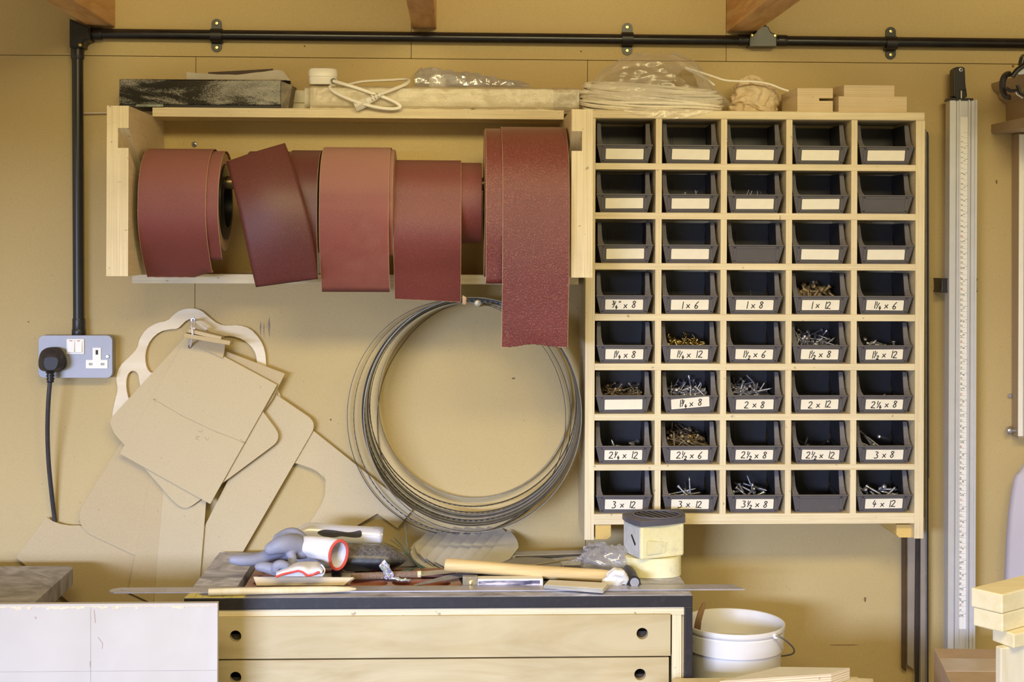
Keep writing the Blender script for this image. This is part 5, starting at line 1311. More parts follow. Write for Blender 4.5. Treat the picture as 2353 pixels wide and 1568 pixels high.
# tissue wad
m = MB()
tc = atz(1417, 1349, ZT) + Vector((0, .004, .017))
m.ell(tc, (.019, .013, .017), 40, 26, None, lambda u: 1 + .22 * noise.noise(u * 2.4) + .12 * abs(noise.noise(u * 6)))
m.ell(tc + Vector((-.016, -.004, -.007)), (.013, .010, .009), 24, 14, None, lambda u: 1 + .3 * noise.noise(u * 3 + Vector((4, 1, 2))))
m.tube([tc + Vector((-.015, -.006, .003)), tc + Vector((-.004, -.012, .012)), tc + Vector((.009, -.010, .010)), tc + Vector((.018, -.003, -.004)), tc + Vector((.017, 0, -.014))], [.004, .007, .008, .007, .003], 10)
tag(m.build('tissue_wad', PAPER, smooth=True, remesh=.0018), 'wad of white tissue in front of the hammer handle', 'tissue')
# flat steel spatula at the back
zsp = ZT + .006
m = MB().hexa([atz(1120, 1281, zsp + .004), atz(1330, 1276, zsp), atz(1440, 1268, zsp), atz(1440, 1261, zsp + .001)], [atz(1104, 1278, zsp + .006), atz(1330, 1273, zsp + .003), atz(1440, 1266, zsp + .003), atz(1440, 1260, zsp + .003)])
m = MB(); Psp = [(1100, 1272, 1279), (1130, 1273, 1281), (1200, 1271, 1279), (1310, 1267.5, 1275), (1440, 1262, 1270)]
vs = []
for x, yt_, yb2 in Psp:
    p_ = atz(x, yb2, zsp); p2 = atz(x, yt_, zsp + .002); vs += [p_, p2, p2 + Vector((0, 0, .0022)), p_ + Vector((0, 0, .0022))]
m.v = vs
for i in range(len(Psp) - 1):
    for k in range(4): m.f.append([i * 4 + k, i * 4 + (k + 1) % 4, i * 4 + 4 + (k + 1) % 4, i * 4 + 4 + k])
m.f += [[0, 1, 2, 3], [16, 17, 18, 19]]
tag(m.build('flat_steel_strip', plain('dusty_flat_steel', srgb(190, 186, 194), .45, .5, .1, 20), bevel=.0004), 'flat grey steel strip lying along the back of the bench top', 'strip')
# abrasive discs fanned out at the back
ABG = plain('pale_grey_abrasive_sheet', srgb(200, 194, 184), .85, 0, .06, 26, .4, 420)
ABE = plain('sheet_cut_edge', srgb(136, 130, 122), .85, 0, .1, 60)
dc = Vector((atz(1072, 1274, ZT).x, atz(1072, 1278, ZT).y, ZT + .010)); RD = .110; tilt = Matrix.Rotation(math.radians(12), 4, 'X')
def onp(x, y, h): return dc + tilt @ Vector((x, y, h))
def discp(R_, h, dx=0, dy=0, n=48): return [onp(dx + R_ * math.cos(2 * PI * i / n), dy + R_ * math.sin(2 * PI * i / n) * 1.0, h) for i in range(n)]
tag(MB().extrude([discp(RD, 0, -.006, -.004)], tilt @ Vector((0, 0, .004))).build('sanding_disc', ABG, bevel=.0005), 'large round sanding disc underneath the fan of grey sheets', 'sanding disc', 'fanned grey sanding sheets')
ordn = ['leftmost', 'second from the left', 'third from the left', 'fourth from the left', 'fifth from the left', 'sixth from the left', 'seventh from the left', 'rightmost']
NXY = Vector((math.cos(math.radians(-20)), math.sin(math.radians(-20)))); PXY = Vector((-NXY.y, NXY.x))
for k in range(8):
    c_ = -.098 + .0225 * k; wd_ = .040 if k < 7 else .075; R_ = RD - .003
    al = [c_ + wd_ * i / 12 for i in range(13) if c_ + wd_ * i / 12 < R_ - .001]
    up_s, dn_s = [], []
    for a_ in al:
        f = (a_ - c_) / wd_; w_ = math.sqrt(max(1e-6, R_ * R_ - a_ * a_)); h_ = .0165 - .0122 * f
        ext = .005 * (1 - f) ** 2 if k else 0
        q1 = NXY * a_ + PXY * (w_ + ext); q2 = NXY * a_ - PXY * (w_ + ext * .4)
        up_s.append(onp(q1.x, q1.y, h_)); dn_s.append(onp(q2.x, q2.y, h_))
    m = MB(); n_ = len(al); d_ = tilt @ Vector((0, 0, .0013))
    m.v = up_s + dn_s + [v + d_ for v in up_s] + [v + d_ for v in dn_s]
    for i in range(n_ - 1):
        m.f += [[i, i + 1, n_ + i + 1, n_ + i], [2 * n_ + i, 3 * n_ + i, 3 * n_ + i + 1, 2 * n_ + i + 1], [i, 2 * n_ + i, 2 * n_ + i + 1, i + 1], [n_ + i, n_ + i + 1, 3 * n_ + i + 1, 3 * n_ + i]]
    m.f += [[0, n_, 3 * n_, 2 * n_], [n_ - 1, 3 * n_ - 1, 4 * n_ - 1, 2 * n_ - 1]]
    m.f[-1] = [n_ - 1, 3 * n_ - 1, 4 * n_ - 1, 2 * n_ - 1]
    o = m.build('sanding_sheet', ABG); o.data.materials.append(ABE)
    nz__ = tilt @ Vector((0, 0, 1))
    for f_ in o.data.polygons:
        if abs(f_.normal.dot(nz__)) < .6: f_.material_index = 1
    tag(o, 'grey sanding sheet, %s of the fan at the back of the bench' % ordn[k], 'sanding sheet', 'fanned grey sanding sheets')
GRD = plain('dusty_grey_pad', srgb(158, 154, 156), .8, 0, .1, 26, .3, 300)
pc = atz(1216, 1299, ZT + .002)
for k, (dx, dy) in enumerate(((.004, -.002), (.001, 0), (-.002, .001))):
    m = MB().lathe([(0, 0), (.069 - .001 * k, 0), (.070 - .001 * k, .001), (.070 - .001 * k, .0048), (.069 - .001 * k, .0055), (0, .0055)], (0, 0, 0), 'Z', 48)
    cc_ = Vector((pc.x + dx, pc.y + dy, ZR + .006 + .0058 * k)); m.v = [cc_ + Vector((v.x, v.y * .86, v.z)) for v in m.v]
    tag(m.build('sanding_pad', GRD, smooth=False), 'round grey sanding pad, %s of the stack behind the hammer handle' % ['bottom', 'middle', 'top'][k], 'sanding pad', 'stacked grey sanding pads')
m = MB(); a, b = atz(1203, 1302, ZR + .0255), atz(1305, 1286, ZR + .0255)
m.tube([a, a.lerp(b, .5), b], [.0012, .0018, .0022], 8); m.tube([b + Vector((.008 * math.cos(t), .004 * math.sin(t), 0)) + Vector((.004, 0, 0)) for t in [2 * PI * i / 12 for i in range(12)]], .0013, 6, True)
tag(m.build('thin_rod_file', plain('dusty_rod', srgb(176, 168, 150), .6, .3), smooth=True), 'thin looped wire tool lying on the stacked grey pads', 'tool')
# crumpled clear bag
m = MB(); bc = Vector((at(1385, 1290, -.24).x, -.235, ZR + .041))
m.ell(bc + Vector((.012, 0, 0)), (.052, .036, .031), 56, 36, None, lambda u: 1 + .22 * noise.noise(u * 1.8) + .16 * abs(noise.noise(u * 5)) - .05)
m.grid(lambda u, v: (at(1305 + 75 * u + 55 * v * (1 - u), 1290 - 42 * u * (.3 + .7 * v) - 6 * v, -.25 + .03 * v + .010 * noise.noise(Vector((u * 7, v * 7, 1)))) + Vector((0, 0, .008 * noise.noise(Vector((u * 9, v * 9, 5)))))), 24, 24)
m.grid(lambda u, v: (at(1340 + 100 * u, 1268 - 26 * math.sin(PI * (.15 + .7 * u)) * v + 14 * u, -.215 - .02 * v + .014 * noise.noise(Vector((u * 8, v * 5, 3)))) + Vector((0, 0, .006 * noise.noise(Vector((u * 11, v * 11, 7)))))), 26, 18)
tag(m.build('plastic_bag', CLEARB, smooth=True), 'crumpled small clear plastic bag beside the taped yellow blocks', 'bag')
# taped blocks with the vent cap
TAPE = NT('masking_tape')
n1 = TAPE.ramp(TAPE.noise(7, 4, .6), [(.35, srgb(226, 214, 158)), (.65, srgb(236, 230, 190))])
n2 = TAPE.ramp(TAPE.noise(34, 5, .7), [(.56, 0), (.72, .55)])
TAPE.col(TAPE.mix(n2, n1, srgb(186, 178, 160))); TAPE.rough(.7); TAPE.bump(TAPE.noise(24, 4, .7), .5, .003)
TAPEG = plain('painted_tape_side', srgb(196, 196, 196), .6, 0, .12, 40, .3, 60)
zlo = ZT + .0006
def ringp(pts, z): return [Vector((x, y, z)) for x, y in pts]
cb = Vector((at(1506, 1305, -.29).x, -.245, 0))
hw_ = 66 * mpp(-.29)
lowr = thing('taped_ring', (cb.x, cb.y, ZT), 'lower yellowed rounded ring wrapped in masking tape on the bench', 'ring')
prof2 = [(cb.x + hw_ * 1.02 * (abs(math.cos(a_)) ** .75) * (1 if math.cos(a_) > 0 else -1), cb.y + hw_ * .78 * (abs(math.sin(a_)) ** .9) * (1 if math.sin(a_) > 0 else -1)) for a_ in [2 * PI * i / 56 for i in range(56)]]
zl1 = at(1506, 1283, -.28).z
m = MB().extrude([ringp(prof2, zlo)], (0, 0, zl1 - zlo - .0003)); m.build('tape_wrap', TAPE.m, lowr, bevel=.002)
vt = thing('vent_box', (cb.x, cb.y, zl1), 'taped yellow square box with a grey round vent grille, on the taped ring', 'vent box')
zl2 = at(1506, 1206, -.28).z
fx = lambda px, Y: at(px, 1250, Y).x
q = [Vector((fx(1473, -.30), -.302, 0)), Vector((fx(1573, -.27), -.262, 0)), Vector((fx(1556, -.17), -.175, 0)), Vector((fx(1434, -.235), -.225, 0))]
def at_z(p, z): return Vector((p.x, p.y, z))
m = MB(); n_ = 10; V = []
zl = [zl1 + .0006, zl1 + .0006, zl1 + .0006, zl1 + .0006]
m.hexa([at_z(p, zl1 + .0004) for p in q], [at_z(p, zl2) for p in q]); bxm = m.build('taped_box', TAPE.m, vt, bevel=.004)
lf = (q[3] - q[0]); nn = Vector((lf.y, -lf.x, 0)).normalized();  nn = nn if nn.x < 0 else -nn
e = nn * .0012
MB().hexa([at_z(q[0] + lf * .06 + e, zl1 + .003), at_z(q[3] - lf * .05 + e, zl1 + .003), at_z(q[3] - lf * .05, zl1 + .003), at_z(q[0] + lf * .06, zl1 + .003)], [at_z(q[0] + lf * .06 + e, zl2 - .003), at_z(q[3] - lf * .05 + e, zl2 - .003), at_z(q[3] - lf * .05, zl2 - .003), at_z(q[0] + lf * .06, zl2 - .003)]).build('painted_side', TAPEG, vt)
# three dark scratches on the painted side
s0 = q[0] + lf * .32 + e * 1.05; zz0 = zl1 + (zl2 - zl1) * .36
MB().hexa([at_z(s0, zz0), at_z(s0 - lf * .06, zz0 + .004), at_z(s0 + lf * .16, zz0 + .020), at_z(s0 + lf * .22, zz0 + .018)], [at_z(s0 + e * .3, zz0), at_z(s0 - lf * .06 + e * .3, zz0 + .004), at_z(s0 + lf * .16 + e * .3, zz0 + .020), at_z(s0 + lf * .22 + e * .3, zz0 + .018)]).build('black_scratch', BLKS, vt)
MB().hexa([at_z(q[0] + Vector((.012, -.0012, 0)), zl1 + .012), at_z(q[1] * .55 + q[0] * .45 + Vector((0, -.0012, 0)), zl1 + .010), at_z(q[1] * .55 + q[0] * .45, zl1 + .010), at_z(q[0] + Vector((.012, 0, 0)), zl1 + .012)], [at_z(q[0] + Vector((.012, -.0012, 0)), zl1 + .038), at_z(q[1] * .6 + q[0] * .4 + Vector((0, -.0012, 0)), zl1 + .030), at_z(q[1] * .6 + q[0] * .4, zl1 + .03), at_z(q[0] + Vector((.012, 0, 0)), zl1 + .038)]).build('torn_tape', TAPE.m, vt)
VG = dusty('grey_vent_plastic', srgb(84, 82, 94), srgb(140, 134, 140), .45, 0, .5, 22)
cen4 = (q[0] + q[1] + q[2] + q[3]) / 4
oc = [cen4 + (p - cen4) * 1.04 for p in q]
def bulge(pts, k=.006, n=8):
    out = []
    for i in range(4):
        a, b = pts[i], pts[(i + 1) % 4]; mid_ = (a + b) / 2; o_ = (mid_ - cen4).normalized()
        for j in range(n): t = j / n; out.append(a.lerp(b, t) + o_ * k * 4 * t * (1 - t))
    return out
sq = bulge(oc)
rv = .046; circ = [cen4 + Vector((rv * math.cos(2 * PI * i / 40), rv * .93 * math.sin(2 * PI * i / 40), 0)) for i in range(40)]
MB().extrude([[at_z(p, zl2 + .011) for p in sq], [at_z(p, zl2 + .011) for p in circ]], (0, 0, -.011)).build('vent_plate', VG, vt, bevel=.002)
MB().tube([at_z(p, zl2 + .012) for p in circ], .0022, 8, True).build('vent_rim', VG, vt, True)
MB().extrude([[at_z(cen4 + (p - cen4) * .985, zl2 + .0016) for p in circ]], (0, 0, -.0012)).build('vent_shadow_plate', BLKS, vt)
m = MB()
for k in range(-3, 4):
    off = k * .0125; hl_ = math.sqrt(max(0, (rv * .95) ** 2 - off ** 2)); dv_ = Vector((.42, -.91, 0)); pv = Vector((.91, .42, 0)) 
    a, b = cen4 + pv * off - dv_ * hl_, cen4 + pv * off + dv_ * hl_; w_ = pv * .0024
    m.hexa([at_z(a - w_ * .4, zl2 + .001), at_z(b - w_ * .4, zl2 + .001), at_z(b + w_ * 1.4, zl2 + .003), at_z(a + w_ * 1.4, zl2 + .003)], [at_z(a - w_, zl2 + .0105), at_z(b - w_, zl2 + .0105), at_z(b + w_ * .4, zl2 + .0115), at_z(a + w_ * .4, zl2 + .0115)])
m.build('vent_slats', VG, vt)

# silver handled tool lying at the back
SIL = plain('silver_painted_plastic', srgb(222, 221, 230), .3, .2, .04, 8)
ht = thing('handheld_tool', atz(790, 1262, ZT), 'silver handheld tool with a black grip lying at the back of the bench', 'tool')
Yt = -.17
secs = [(668, 1240, 13), (690, 1228, 20), (705, 1224, 22), (720, 1224, 22.5), (750, 1227, 22.5), (790, 1231, 22), (830, 1232, 22), (860, 1233, 21.5), (874, 1234, 20.5), (879, 1235, 18)]
m = MB(); rings = []
for x, y, h_ in secs:
    p = at(x, y, Yt); k = mpp(Yt)
    rings.append([p + Vector((0, -.021 * (abs(math.cos(a_)) ** .8) * (1 if math.cos(a_) > 0 else -1), h_ * k * (abs(math.sin(a_)) ** .85) * (1 if math.sin(a_) > 0 else -1))) for a_ in [2 * PI * i / 28 for i in range(28)]])
m.v = [v for r_ in rings for v in r_]
for j in range(len(rings) - 1):
    for i in range(28): m.f.append([j * 28 + i, j * 28 + (i + 1) % 28, (j + 1) * 28 + (i + 1) % 28, (j + 1) * 28 + i])
m.f.append(list(range(28))); m.f.append([(len(rings) - 1) * 28 + i for i in range(28)])
m.build('tool_body', SIL, ht, True, sub=1)
gp_ = chaikin([(727, 1224), (740, 1218.5), (758, 1219), (780, 1222), (800, 1225), (816, 1223), (828, 1220), (832, 1227), (830, 1235), (815, 1236), (798, 1234), (785, 1232), (770, 1235), (752, 1237), (738, 1231)], 2)
MB().extrude([pp(gp_, Yt - .0225)], (0, .006, 0)).build('rubber_grip', plain('charcoal_rubber_grip', srgb(66, 62, 66), .7, 0, .08, 60, .2, 400), ht, bevel=.0008)
p = at(872, 1234, Yt); m = MB(); 
for i in range(2): pass
m.tube([at(858, 1233, Yt), at(872, 1234, Yt), at(880, 1234.5, Yt)], [.0202, .0198, .0185], 24); m.build('clear_end_cap', CLEARB, ht, True)
# black pouch
m = MB(); pcx = at(870, 1284, -.22)
def pouch(u, v):
    an = 2 * PI * v; px = 778 + (935 - 778) * u
    hgt = .0265 * (1 - max(0, (u - .62) / .38) ** 2.0) * (1 - .35 * max(0, .12 - u) / .12) + .001; dep = .034 * (1 - .75 * max(0, (u - .7) / .3) ** 1.6)
    zc = ZT + .003 + .0255 - .004 * u + .001
    ridge = .0016 * max(0, 1 - abs(math.sin(an) + .25) * 5)
    return (at(px, 1285, -.23).x, -.225 + (dep + ridge) * math.cos(an + PI), zc + hgt * math.sin(an) * (1 if math.sin(an) > 0 else .9) + .0015 * noise.noise(Vector((u * 9, v * 6, 1))))
m.grid(pouch, 44, 32)
PCH = NT('dusty_black_leather')
g_ = PCH.new('ShaderNodeNewGeometry'); sx_ = PCH.new('ShaderNodeSeparateXYZ'); PCH.lk(g_.outputs['Normal'], sx_.inputs[0])
fz = PCH.math('MULTIPLY', PCH.ramp(sx_.outputs['Z'], [(.05, 0), (.9, .75)]), PCH.ramp(PCH.noise(150, 3, .8), [(.35, .3), (.65, 1)]))
PCH.col(PCH.mix(fz, srgb(26, 25, 27), srgb(150, 144, 142))); PCH.rough(.34)
tag(m.build('black_pouch', PCH.m, smooth=True), 'dusty black leather pouch behind the work gloves', 'pouch')
tag(MB().lathe([(.0, -.012), (.019, -.012), (.0195, -.010), (.0195, .0), (.021, .001), (.021, .006), (.017, .007), (0, .007)], at(778, 1306, -.262), 'X', 24).build('plastic_bung', plain('glossy_black_cap', srgb(22, 21, 23), .2), smooth=True), 'glossy black cap under the red glove cuff', 'cap')
# sweet wrapper
m = MB(); wc = at(888, 1296, -.285)
def wrap(u, v):
    return (wc.x - .010 + .020 * u + .004 * math.sin(v * 5), wc.y + .006 * math.sin(u * 9 + v * 4) + .003 * noise.noise(Vector((u * 9, v * 9, 1))), ZR + .020 + .036 * v * (1 - .5 * abs(u - .5)))
m.grid(wrap, 18, 22)
WR = NT('printed_foil_wrapper')
wn_ = WR.noise(90, 2, .6); WR.col(WR.ramp(wn_, [(.40, srgb(240, 238, 240)), (.47, srgb(120, 104, 176)), (.53, srgb(240, 238, 240)), (.58, srgb(96, 160, 88)), (.64, srgb(236, 236, 238))])); WR.rough(.25)
m.grid(lambda u, v: (wc.x + .005 + .042 * u, wc.y - .012 + .014 * v + .003 * math.sin(u * 8), ZR + .0185 + .004 * noise.noise(Vector((u * 6, v * 6, 2))) + .004 * (1 - u)), 16, 8)
tag(m.build('sweet_wrapper', WR.m, smooth=True, solid=.0004), 'crumpled white and purple sweet wrapper in front of the pouch', 'wrapper')
# green wire sprig
m = MB(); g0 = [(955, 1293), (948, 1288), (940, 1280)]
tips = [(930, 1205), (932, 1240), (914, 1224), (904, 1234), (898, 1241), (908, 1240), (883, 1248), (881, 1247), (945, 1262)]
for k, (tx_, ty_) in enumerate(tips):
    P = [at(968 + (k % 4) * 3, 1305 + (k % 3) * 2, -.235), at(952, 1291, -.215 - .004 * (k % 3)), at(936 + (k % 3), 1276, -.20), at((936 + tx_) / 2 + 2, (1272 + ty_) / 2, -.195), at(tx_, ty_, -.19 - .004 * k)]
    m.tube(smoothpath(P, 2), .0007, 5)
for k in range(12):
    P = [at(955 + k * .8, 1294 + k * .5, -.222), at(962, 1303 + k * .3, -.24), at(950 - k * 3, 1309 + (k % 4), -.26), at(925 + (k % 5) * 5, 1312 + (k % 4) * 1.2, -.27)]
    m.tube(smoothpath(P, 2), .0007, 5)
tag(m.build('wire_sprig', plain('dark_green_wire', srgb(78, 90, 72), .5, 0, .2), smooth=True), 'bundle of thin dark green wires between pouch and sanding discs', 'wire')

# ------------------------------------------------------------------ work gloves
def G(px, py, Y): return at(px, py, Y)
def limb(mb, pts, rad, n=18):
    q = chaikin([tuple(a) + (b,) for a, b in zip(pts, rad)], 3, False)
    e0_, e1_ = Vector(q[0][:3]), Vector(q[-1][:3])
    mb.tube([Vector(v[:3]) for v in q], [v[3] for v in q], n); mb.ell(e0_, (q[0][3] * .98,) * 3, 14, 10); mb.ell(e1_, (q[-1][3] * .98,) * 3, 14, 10)
g1 = thing('work_glove', atz(680, 1300, ZT), 'upper grey rubber coated work glove with open red cuff', 'glove', 'pair of work gloves')
m = MB()
limb(m, [G(535, 1287, -.30), G(552, 1288, -.30), G(580, 1288, -.295), G(606, 1282, -.285), G(630, 1270, -.275), G(650, 1258, -.265)], [.0085, .0112, .0112, .012, .015, .019])
limb(m, [G(622, 1262, -.305), G(640, 1254, -.305), G(660, 1250, -.295), G(680, 1252, -.28)], [.0125, .0165, .019, .020])
limb(m, [G(606, 1286, -.27), G(635, 1282, -.265), G(660, 1272, -.26)], [.010, .012, .016])
limb(m, [G(672, 1306, -.312), G(673, 1290, -.308), G(668, 1272, -.300), G(660, 1262, -.290)], [.0082, .0088, .0092, .011])
limb(m, [G(640, 1240, -.26), G(660, 1228, -.262), G(678, 1226, -.262), G(694, 1240, -.265), G(700, 1254, -.27)], [.012, .0125, .012, .0125, .016])
m.ell(G(664, 1250, -.272), (.030, .016, .022), 20, 14); m.ell(G(690, 1262, -.275), (.026, .018, .020), 20, 14)
m.build('coated_hand', RUB, g1, remesh=.0019)
# knit wrist: wide sleeve running to the open cuff
m = MB()
cen_ = [(682, 1255, -.270, .018, .018), (705, 1256, -.272, .021, .019), (728, 1259, -.276, .022, .021), (750, 1264, -.28, .0215, .024), (766, 1270, -.29, .0205, .027), (778, 1276, -.300, .0185, .0285)]
axis_end = Vector((.50, -.85, -.16)).normalized()
NR = 36; RS = []
for k, (x, y, Y, ra, rb) in enumerate(cen_):
    c_ = G(x, y, Y); tx = Vector((1, 0, 0)).lerp(axis_end, k / 5).normalized(); s_ = tx.cross(Vector((0, 0, 1))).normalized(); u_ = s_.cross(tx)
    RS.append([c_ + s_ * (ra * math.cos(2 * PI * i / NR) * (1 + (.09 * math.sin(4 * 2 * PI * i / NR + k) + .05 * math.sin(7 * 2 * PI * i / NR - 2 * k) if k < 4 else .03 * math.sin(6 * PI * i / NR)))) + u_ * (rb * math.sin(2 * PI * i / NR)) for i in range(NR)])
m.v = [v for r_ in RS for v in r_]
for j in range(len(RS) - 1):
    for i in range(NR): m.f.append([j * NR + i, j * NR + (i + 1) % NR, (j + 1) * NR + (i + 1) % NR, (j + 1) * NR + i])
m.build('knit_wrist', KNIT, g1, True, solid=.0018, sub=1)
MB().tube(RS[-1], .0030, 8, True).build('cuff_binding', REDT, g1, True)
g2 = thing('work_glove', atz(700, 1322, ZT), 'lower folded work glove with flattened white cuff and red trim', 'glove', 'pair of work gloves')
m = MB()
limb(m, [G(594, 1303, -.335), G(606, 1303, -.335), G(625, 1308, -.335), G(645, 1312, -.335)], [.008, .0105, .011, .012])
limb(m, [G(632, 1310, -.35), G(634, 1300, -.352), G(645, 1296, -.352), G(656, 1300, -.35)], [.007, .0085, .0085, .008])
m.ell(G(660, 1309, -.33), (.026, .018, .012), 20, 12)
m.build('coated_hand', RUB, g2, remesh=.0019)
m = MB()
edge_low = [(636, 1325), (650, 1319), (668, 1315), (686, 1311), (698, 1315), (706, 1323), (718, 1321), (732, 1314), (740, 1318)]
edge_up = [(634, 1312), (650, 1305), (668, 1298), (686, 1293), (702, 1292), (716, 1292), (728, 1292), (738, 1298), (744, 1306)]
def kn(u, v):
    i = u * (len(edge_up) - 1); k = min(int(i), len(edge_up) - 2); f = i - k
    A_ = Vector(edge_up[k]).lerp(Vector(edge_up[k + 1]), f); B_ = Vector(edge_low[k]).lerp(Vector(edge_low[k + 1]), f)
    p = A_.lerp(B_, v); Y = -.325 - .038 * math.sin(PI * .5 * v) - .008 * math.sin(PI * v) - .004 * math.sin(u * 14) * v
    return G(p.x, p.y, Y)
m.grid(kn, 36, 12)
def kn2(u, v):     # the far lip of the flattened cuff
    i = u * (len(edge_up) - 1); k = min(int(i), len(edge_up) - 2); f = i - k
    B_ = Vector(edge_low[k]).lerp(Vector(edge_low[k + 1]), f)
    e_ = Vector((B_.x, 1325.5)); p = B_.lerp(e_, v); return G(p.x, p.y, -.345 + .0 - .003 * v)
m.grid(kn2, 36, 4)
m.grid(lambda u, v: G(738 + 8 * math.sin(PI * v), 1298 + 27 * v, -.33 - .03 * u), 6, 8)
m.build('knit_wrist', KNIT, g2, True, solid=.003)
MB().tube(smoothpath([kn(i / 16, 1.0) + Vector((0, -.002, 0)) for i in range(16)], 2), .0028, 8).build('cuff_binding', REDT, g2, True)

# ------------------------------------------------------------------ bucket, offcut, boxes, foreground
yk = -.25; bl, br = at(1568, 1425, yk).x, at(1802, 1425, yk).x; bcx = (bl + br) / 2; Rb = (br - bl) / 2
zrim = at(1665, 1428, yk).z
bu = thing('white_bucket', (bcx, yk, 0), 'dusty white plastic bucket standing beside the drawer cabinet', 'bucket')
Hh = .40; z0b = zrim - Hh
bpr = [(Rb * .74, z0b), (Rb * .78, z0b + .003), (Rb * .915, zrim - .048), (Rb * .965, zrim - .048), (Rb * .975, zrim - .016), (Rb * .965, zrim - .015), (Rb * .965, zrim - .013), (Rb * .99, zrim - .011), (Rb * 1.0, zrim - .007), (Rb * .995, zrim - .001), (Rb * .98, zrim), (Rb * .96, zrim - .001), (Rb * .945, zrim - .006), (Rb * .76, z0b + .006), (0, z0b + .006), (0, z0b)]
BKM = NT('spattered_white_plastic')
bs = BKM.ramp(BKM.noise(15, 2, .5), [(.74, 0), (.76, 1)])
BKM.col(BKM.mix(bs, BKM.ramp(BKM.noise(5, 4), [(.3, srgb(226, 222, 220)), (.7, srgb(240, 237, 234))]), srgb(224, 200, 120))); BKM.rough(.4)
MB().lathe(bpr, (bcx, yk, 0), 'Z', 72).build('bucket_body', BKM.m, bu, True, bevel=.0)
bz = zrim - .045
hw3 = smoothpath([at(1782, 1461, yk - .082), at(1797, 1466, yk - .084), at(1814, 1479, yk - .07), at(1826, 1493, yk - .04), at(1824, 1503, yk - .01), at(1808, 1507, yk + .02), at(1785, 1509, yk + .06), at(1740, 1510, yk + .115), at(1680, 1510, yk + .135), at(1620, 1505, yk + .125), at(1585, 1490, yk + .09), at(1572, 1470, yk + .05)], 2)
MB().tube(hw3, .0018, 8).build('wire_handle', plain('handle_wire', srgb(150, 148, 150), .4, .8), bu, True)
MB().lathe([(0, -.004), (.0045, -.004), (.0045, .006), (0, .006)], at(1781, 1462, yk - .078), 'Y', 14).build('handle_lug', WHITEB, bu, True)
sp0 = at(1600, 1428, yk + .07)
st = MB().extrude([pp([(1590, 1470), (1608, 1470), (1612, 1428), (1623, 1390), (1621, 1385), (1615, 1387), (1604, 1408), (1598, 1428)], yk + .02)], (0, .004, 0))
tag(st.build('paint_stirrer', grain('brown_stick', srgb(178, 146, 116), srgb(150, 116, 88), (30, 30, 4)), bevel=.0006), 'brown wooden stirrer standing inside the white bucket', 'stick')
# offcut boards in front of the bucket
PYB = ply('offcut_ply', 'Z', srgb(238, 230, 212), srgb(236, 224, 198), srgb(196, 160, 130), .0042)
zo = at(1800, 1545, -.52).z
q = [at(1655, 1566, -.60), at(1910, 1549, -.60), at(1955, 1536, -.47), at(1795, 1532, -.44)]
top_ = [Vector((p.x, p.y, zo)) for p in (atz(1653, 1566, zo), atz(1910, 1549, zo), atz(1953, 1535, zo), atz(1790, 1533, zo))]
m = MB().hexa([p - Vector((0, 0, .021)) for p in top_], top_); o = m.build('plywood_offcut', PYB, bevel=.0006); tag(o, 'pale plywood offcut lying in front of the white bucket', 'offcut')
zo2 = zo - .0216
q2 = [atz(1450, 1600, zo2), atz(2010, 1600, zo2), atz(2006, 1560, zo2), atz(1900, 1556, zo2), atz(1700, 1560, zo2)]
m = MB().extrude([q2], (0, 0, -.018)); tag(m.build('timber_board', PINE, bevel=.0006), 'pale board underneath the plywood offcut', 'board')
sup = MB().box(at(1560, 1600, -.5).x, at(2000, 1600, -.5).x, -.66, -.42, 0, zo2 - .0182); tag(sup.build('timber_crate', PINE, bevel=.002), 'wooden crate carrying the boards in front of the bucket', 'crate')
# cardboard box
CBM = plain('dusty_cardboard', srgb(186, 160, 130), .75, 0, .1, 14)
zc = at(2200, 1505, -.30).z
t4 = [atz(2196, 1592, zc), atz(2420, 1592, zc), atz(2330, 1493, zc), atz(2146, 1490, zc)]
cbx = thing('cardboard_box', (at(2280, 1500, -.3).x, -.4, 0), 'dusty brown cardboard box below the clamp guide', 'box')
MB().hexa([Vector((p.x, p.y, 0)) for p in t4], t4).build('box_body', CBM, cbx, bevel=.002)
a, b, c_, d_ = t4
mid0, mid1 = a.lerp(d_, .45), b.lerp(c_, .45); mid2, mid3 = a.lerp(d_, .75), b.lerp(c_, .75); e = Vector((0, 0, .0006))
MB().hexa([mid0, mid1, mid3, mid2], [mid0 + e, mid1 + e, mid3 + e, mid2 + e]).build('parcel_tape', plain('brown_parcel_tape', srgb(196, 178, 156), .35, 0, .1, 20), cbx)
# stacked timber in the right foreground
PF = grain('pale_planed_timber', srgb(242, 234, 208), srgb(230, 218, 182), (5, 30, 30), .6, 1)
def beam(label, p_near, p_left, p_right_far, h, zt_, mat=PF, z_is=None):
    """corner nearest the lens, left back corner, far right corner on the top face"""
    A_, B_, C_ = atz(*p_near, zt_), atz(*p_left, zt_), atz(*p_right_far, zt_); D_ = B_ + (C_ - A_)
    t = [A_, C_, D_, B_]; o = MB().hexa([v - Vector((0, 0, h)) for v in t], t).build('timber_offcut', mat, bevel=.002)
    tag(o, label, 'timber', 'stacked timber in the right foreground')
zq0 = at(2300, 1360, -.95).z
kk = mpp(-.95)
beam('topmost pale timber block of the stack at the right edge', (2303, 1367), (2231, 1351), (2460, 1327), 45 * kk, zq0)
z2q = zq0 - 45.5 * kk
beam('second timber block from the top of the right edge stack', (2304, 1412), (2236, 1396), (2460, 1370), 43 * kk, z2q)
z3q = z2q - 43.5 * kk
beam('third timber block in the right edge stack, set back', (2330, 1458), (2280, 1440), (2480, 1428), 34 * kk, z3q)
z4q = z3q - 34.5 * kk
beam('large pale block at the bottom of the right edge stack', (2300, 1490), (2287, 1484), (2500, 1470), z4q - .10, z4q, grain('whitened_timber', srgb(228, 222, 206), srgb(216, 206, 180), (30, 30, 5), .65))
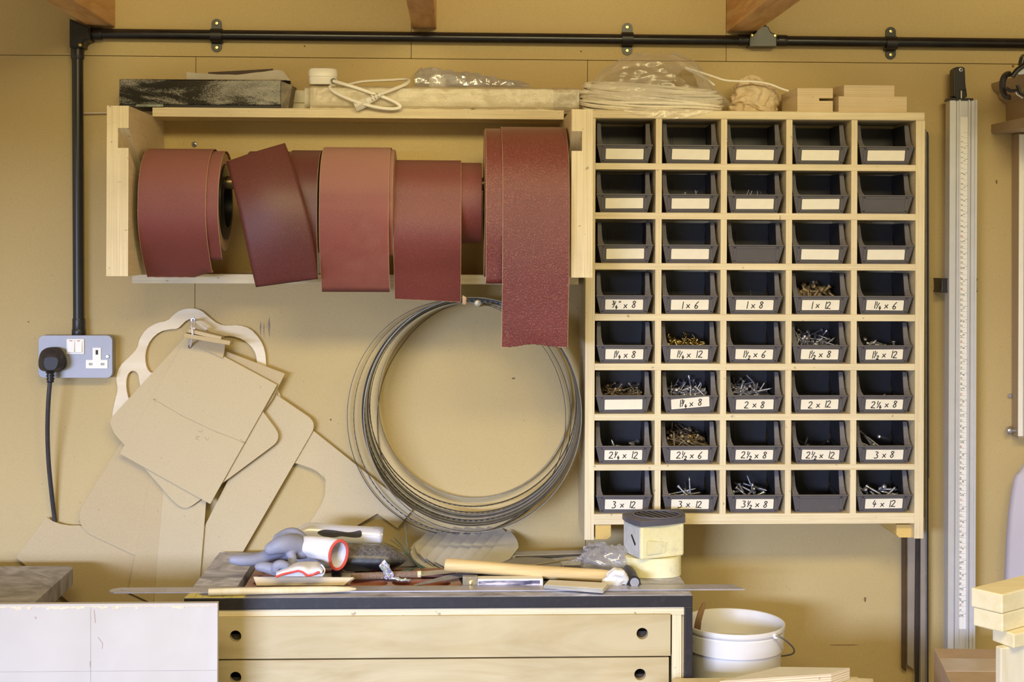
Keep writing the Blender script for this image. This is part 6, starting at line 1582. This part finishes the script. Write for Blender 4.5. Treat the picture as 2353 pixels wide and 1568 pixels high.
tag(MB().box(at(2280, 1500, -.95).x, at(2600, 1500, -.95).x, -1.2, -.80, 0, .0995).build('timber_trestle', PINE, bevel=.002), 'timber trestle under the right edge stack', 'trestle')
# left foreground: cast table and white plywood sheet
CI = NT('dusty_cast_iron')
d1 = CI.ramp(CI.noise(1.0, 7, .6, None, (6, 8, 6), 3.0), [(.34, 0), (.68, 1)])
CI.col(CI.mix(d1, srgb(116, 110, 110), srgb(184, 180, 188))); CI.rough(.5)
zi = at(100, 1301, -.10).z
e0 = atz(168, 1305, zi); e1 = atz(76, 1387, zi)
dirn = (e1 - e0).normalized(); far = e0 - dirn * .012
pts = [(e0.x - .034, -.10), (e0.x - .014, -.1015), (e0.x - .003, -.107), (e0.x + .0, -.118)] 
e2_ = e0 + dirn * ((e0.y + .52) / -dirn.y)
pts2 = [Vector((x, y, zi)) for x, y in pts] + [Vector((e2_.x, e2_.y, zi)), Vector((-2.0, e2_.y, zi)), Vector((-2.0, -.10, zi))]
ct = thing('machine_table', (-1.2, -.4, 0), 'dusty grey cast machine table with a rounded corner at the left', 'machine table')
MB().extrude([pts2], (0, 0, -.036)).build('table_plate', CI.m, ct, bevel=.0015)
MB().box(-1.9, at(40, 1400, -.5).x - .08, -.5, -.2, 0, zi - .0365).build('machine_base', plain('grey_machine_paint', srgb(120, 120, 124), .5), ct, bevel=.004)
yw = -.54
zw = at(250, 1388, yw).z; xw1 = at(500, 1450, yw).x
wsb = thing('plywood_sheet', (xw1 - .5, yw, 0), 'large white faced plywood sheet standing in the left foreground', 'plywood sheet')
MB().box(-2.2, xw1, yw, yw + .012, 0.0, zw).build('sheet_body', PALE, wsb, bevel=.0004)
m = MB(); rdm = random.Random(2)
xx = at(-20, 1388, yw).x
while xx < xw1 - .004:
    w_ = rdm.uniform(.003, .012); hgt = rdm.uniform(.001, .0065) * (1 if rdm.random() > .3 else .3)
    m.hexa([(xx, yw - .0008, zw - .004 - hgt), (xx + w_, yw - .0008, zw - .004 - hgt * .8), (xx + w_, yw, zw - .004 - hgt * .8), (xx, yw, zw - .004 - hgt)], [(xx, yw - .0003, zw - .0038), (xx + w_, yw - .0003, zw - .0038), (xx + w_, yw, zw - .0038), (xx, yw, zw - .0038)]); xx += w_
m.build('splintered_edge', plain('torn_veneer', srgb(214, 196, 168), .7, 0, .2, 200), wsb)
m = MB()
pencil(m, [(208, 1398), (208, 1600)], yw - .0006, .0005); pencil(m, [(-10, 1545), (500, 1541)], yw - .0006, .0005)
m.build('pencil_line', plain('faint_pencil', srgb(170, 160, 152), .6), wsb)
m = MB(); pencil(m, [(216, 1402), (219, 1432)], yw - .0006, .0009); pencil(m, [(225, 1465), (236, 1480), (234, 1492)], yw - .0006, .0008); pencil(m, [(207, 1520), (207, 1534)], yw - .0006, .0016); pencil(m, [(81, 1418), (82, 1423)], yw - .0006, .002)
m.build('brown_scratch', plain('brown_scratch', srgb(176, 146, 132), .6), wsb)
